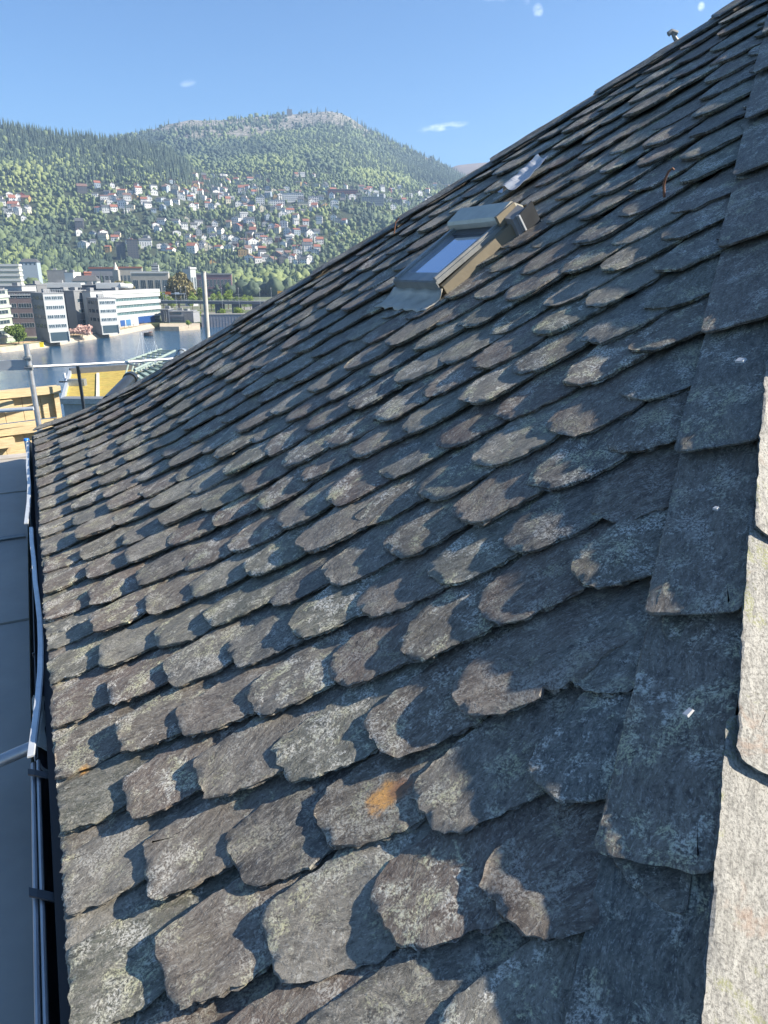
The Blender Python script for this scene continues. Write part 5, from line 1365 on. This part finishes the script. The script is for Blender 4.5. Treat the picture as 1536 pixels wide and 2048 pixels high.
# neighbouring roofs below: green roof, lattice, pipe, vent
def neighbours():
    z = 18.0; cs = [at(141, 748, z), at(282, 738, z), at(290, 806, z), at(126, 806, z)]
    t = NT('sedum_roof'); tc = t.n('ShaderNodeTexCoord'); n = t.noise(t.mapping(tc.outputs['Object'], (1, 2.4, 1)), 2.2, 7, .7).outputs['Fac']; n2 = t.noise(tc.outputs['Object'], .5, 3).outputs['Fac']
    c = t.ramp(n, [(.32, (.16, .13, .03)), (.5, (.34, .25, .05)), (.68, (.46, .36, .10))]); c = t.mix(t.ramp(n2, [(.45, 0), (.7, .4)]), c, (.20, .24, .05)); t.l(c, t.b.inputs['Base Color']); t.b.inputs['Roughness'].default_value = .95; t.bump(n, .6, .05)
    r = empty('green_roofed_building', (cs[3].x, cs[3].y, 2)); inv = Matrix.Translation(-Vector(r.location))
    def ch(o): o.parent = r; o.matrix_parent_inverse = inv; return o
    m = MB(); lo = [Vector((p.x, p.y, 1.5)) for p in (cs[3], cs[2], cs[1], cs[0])]; hi = [Vector((p.x, p.y, z-.1)) for p in (cs[3], cs[2], cs[1], cs[0])]; m.hexa(lo+hi); ch(m.build('wall', simple('neighbour_wall', (.35, .34, .32), .8), None))
    m = MB(); m.hexa([p for p in hi]+[p+Zd*.12 for p in hi]); ch(m.build('sedum_bed', t.m))
    def strip(a, b, wd, hgt, name, mat):
        d = (b-a).normalized(); s_ = Vector((-d.y, d.x, 0))*wd/2; m = MB(); m.hexa([a-s_, b-s_, b+s_, a+s_, a-s_+Zd*hgt, b-s_+Zd*hgt, b+s_+Zd*hgt, a+s_+Zd*hgt]); ch(m.build(name, mat))
    strip(cs[0], cs[1], .5, .45, 'parapet', simple('dark_parapet', (.08, .085, .09), .5)); strip(cs[3], cs[0], .2, .3, 'parapet', M_alu); strip(cs[3], cs[2], .9, .35, 'parapet', M_zinc)
    strip(at(196, 748, z)+Zd*.03, at(196, 800, z)+Zd*.03, .22, .08, 'gravel_strip', simple('pale_gravel', (.48, .46, .40), .9, 0, .3, 8, .3))
    p = at(158, 772, z); m = MB(); m.box(p.x-.7, p.x+.5, p.y-.25, p.y+.25, z+.02, z+.5); ch(m.build('roof_hatch', M_zinc)); m = MB(); m.tube([Vector((p.x-1.4, p.y, z+.3)), Vector((p.x-.7, p.y, z+.3))], .06, 6); ch(m.build('roof_pipe', M_dark))
    tag(r, 'low building with a flat yellow green sedum roof split by a gravel strip', 'building')
    # white downpipe stack at its left corner
    o = MB(); q = at(131, 762, z); o.tube([Vector((q.x, q.y, 12)), Vector((q.x, q.y, z+.6))], .09, 10); o = o.build('vent_pipe', simple('white_pipe', (.62, .64, .66), .5), None, True); tag(o, 'pale upright pipe at the left corner of the sedum roof', 'pipe')
    # glazed lattice roof
    A, B_, C_, D_ = atd(250, 752, 24), atd(325, 722, 28), atd(352, 726, 27), atd(272, 768, 23)
    r = empty('lattice_roof', A); inv = Matrix.Translation(-Vector(A))
    def ch2(o): o.parent = r; o.matrix_parent_inverse = inv; return o
    mt = simple('pale_green_steel', (.24, .30, .27), .5, .2); n = 7
    up = Zd*.75
    for (s_, e_) in ((A, B_), (D_, C_)):
        for k in (0, 1): m = MB(); m.tube([s_+up*k*.6, e_+up*k*.6], .045, 8); ch2(m.build('chord', mt))
    for i in range(n+1):
        f0 = i/n; m = MB(); m.tube([A.lerp(B_, f0), D_.lerp(C_, f0)], .035, 6); ch2(m.build('cross_bar', mt))
        if i < n: m = MB(); m.tube([A.lerp(B_, f0), A.lerp(B_, (i+1)/n)+up*.6], .028, 6); ch2(m.build('brace', mt)); m = MB(); m.tube([A.lerp(B_, f0)+up*.6, D_.lerp(C_, (i+1)/n)+up*.6], .028, 6); ch2(m.build('brace', mt))
    m = MB(); m.hexa([A-Zd*.12, D_-Zd*.12, C_-Zd*.12, B_-Zd*.12, A-Zd*.06, D_-Zd*.06, C_-Zd*.06, B_-Zd*.06]); ch2(m.build('glass_panel', glass_mat('green_glass', (.22, .30, .27), .2)))
    tag(r, 'pale green steel lattice over a glass roof, behind the slate edge', 'lattice roof')
    a, b = atd(238, 782, 17), atd(262, 757, 18); m = MB(); m.tube([a-(b-a)*.8, a, b], .15, 16); m.tube([b-(b-a)*.12, b+(b-a)*.03], .18, 16); o = m.build('roof_duct', simple('dark_shiny_duct', (.07, .08, .085), .25, .7), None, True); tag(o, 'dark shiny round duct behind the slate edge below the lattice', 'duct')
    m = MB(); a = atd(247, 768, 18.5); m.tube([a, atd(276, 752, 19)], .05, 8); m.tube([atd(262, 778, 18.5), atd(286, 766, 19)], .04, 8); o = m.build('steel_bars', M_zinc); tag(o, 'pair of thin steel bars beside the dark duct', 'bars')
    # domed vent
    c = atd(366, 712, 20); r = empty('roof_dome', c); rad = 11.5/1500*20; rs = []
    V = []; Fq = []; nu, nv = 20, 7
    for j in range(nv+1):
        th = math.pi/2*j/nv
        for i in range(nu): V.append((rad*math.cos(2*math.pi*i/nu)*math.cos(th)*1.0, rad*1.6*math.sin(2*math.pi*i/nu)*math.cos(th), rad*1.25*math.sin(th)+.02))
    for j in range(nv):
        for i in range(nu): Fq.append((j*nu+i, j*nu+(i+1) % nu, (j+1)*nu+(i+1) % nu, (j+1)*nu+i))
    link('dome', np_mesh('dome', V, Fq, smooth=True), glass_mat('dome_glass', (.20, .23, .25), .15, 2.0), r); m = MB(); m.box(-rad*1.1, rad*1.1, -rad*1.7, rad*1.7, -.6, .02); m.build('curb', M_dark, r)
    m = MB(); m.tube([(rad*1.02*math.cos(t_), -rad*.9, rad*1.25*math.sin(t_)) for t_ in np.linspace(0, math.pi, 12)], .012, 6); m.build('rib', M_zinc, r); tag(r, 'small grey glass dome on a dark curb peeping over the slate edge', 'dome')
neighbours()
def lookout():
    p = land_hit(579, 229) or atd(579, 226, 2290)
    r = empty('summit_building', p, .2); m = MB(); m.box(-7, 7, -5, 5, -6, 9); m.build('wall', simple('dark_mast_house', (.10, .10, .10), .8), r); m = MB(); m.tube([(-3, 0, 9), (-3, 0, 17)], .9, 6); m.build('mast', M_dark, r); tag(r, 'small dark building with masts on the summit of the hill', 'summit hut')
lookout()

# ---- air between here and the hills
def haze():
    m = MB(); m.box(-3500, 3500, -600, 3460, -4, 520); mt = bpy.data.materials.new('haze'); mt.use_nodes = True; t = mt.node_tree; t.nodes.clear()
    o_ = t.nodes.new('ShaderNodeOutputMaterial'); v = t.nodes.new('ShaderNodeVolumePrincipled'); v.inputs['Color'].default_value = (.46, .68, 1, 1); v.inputs['Density'].default_value = HAZE_D; v.inputs['Anisotropy'].default_value = .2
    t.links.new(v.outputs[0], o_.inputs['Volume']); o = m.build('haze', mt); tag(o, 'thin bluish air between the harbour and the hills', 'haze', None, 'stuff')
HAZE_D = .00018
haze()
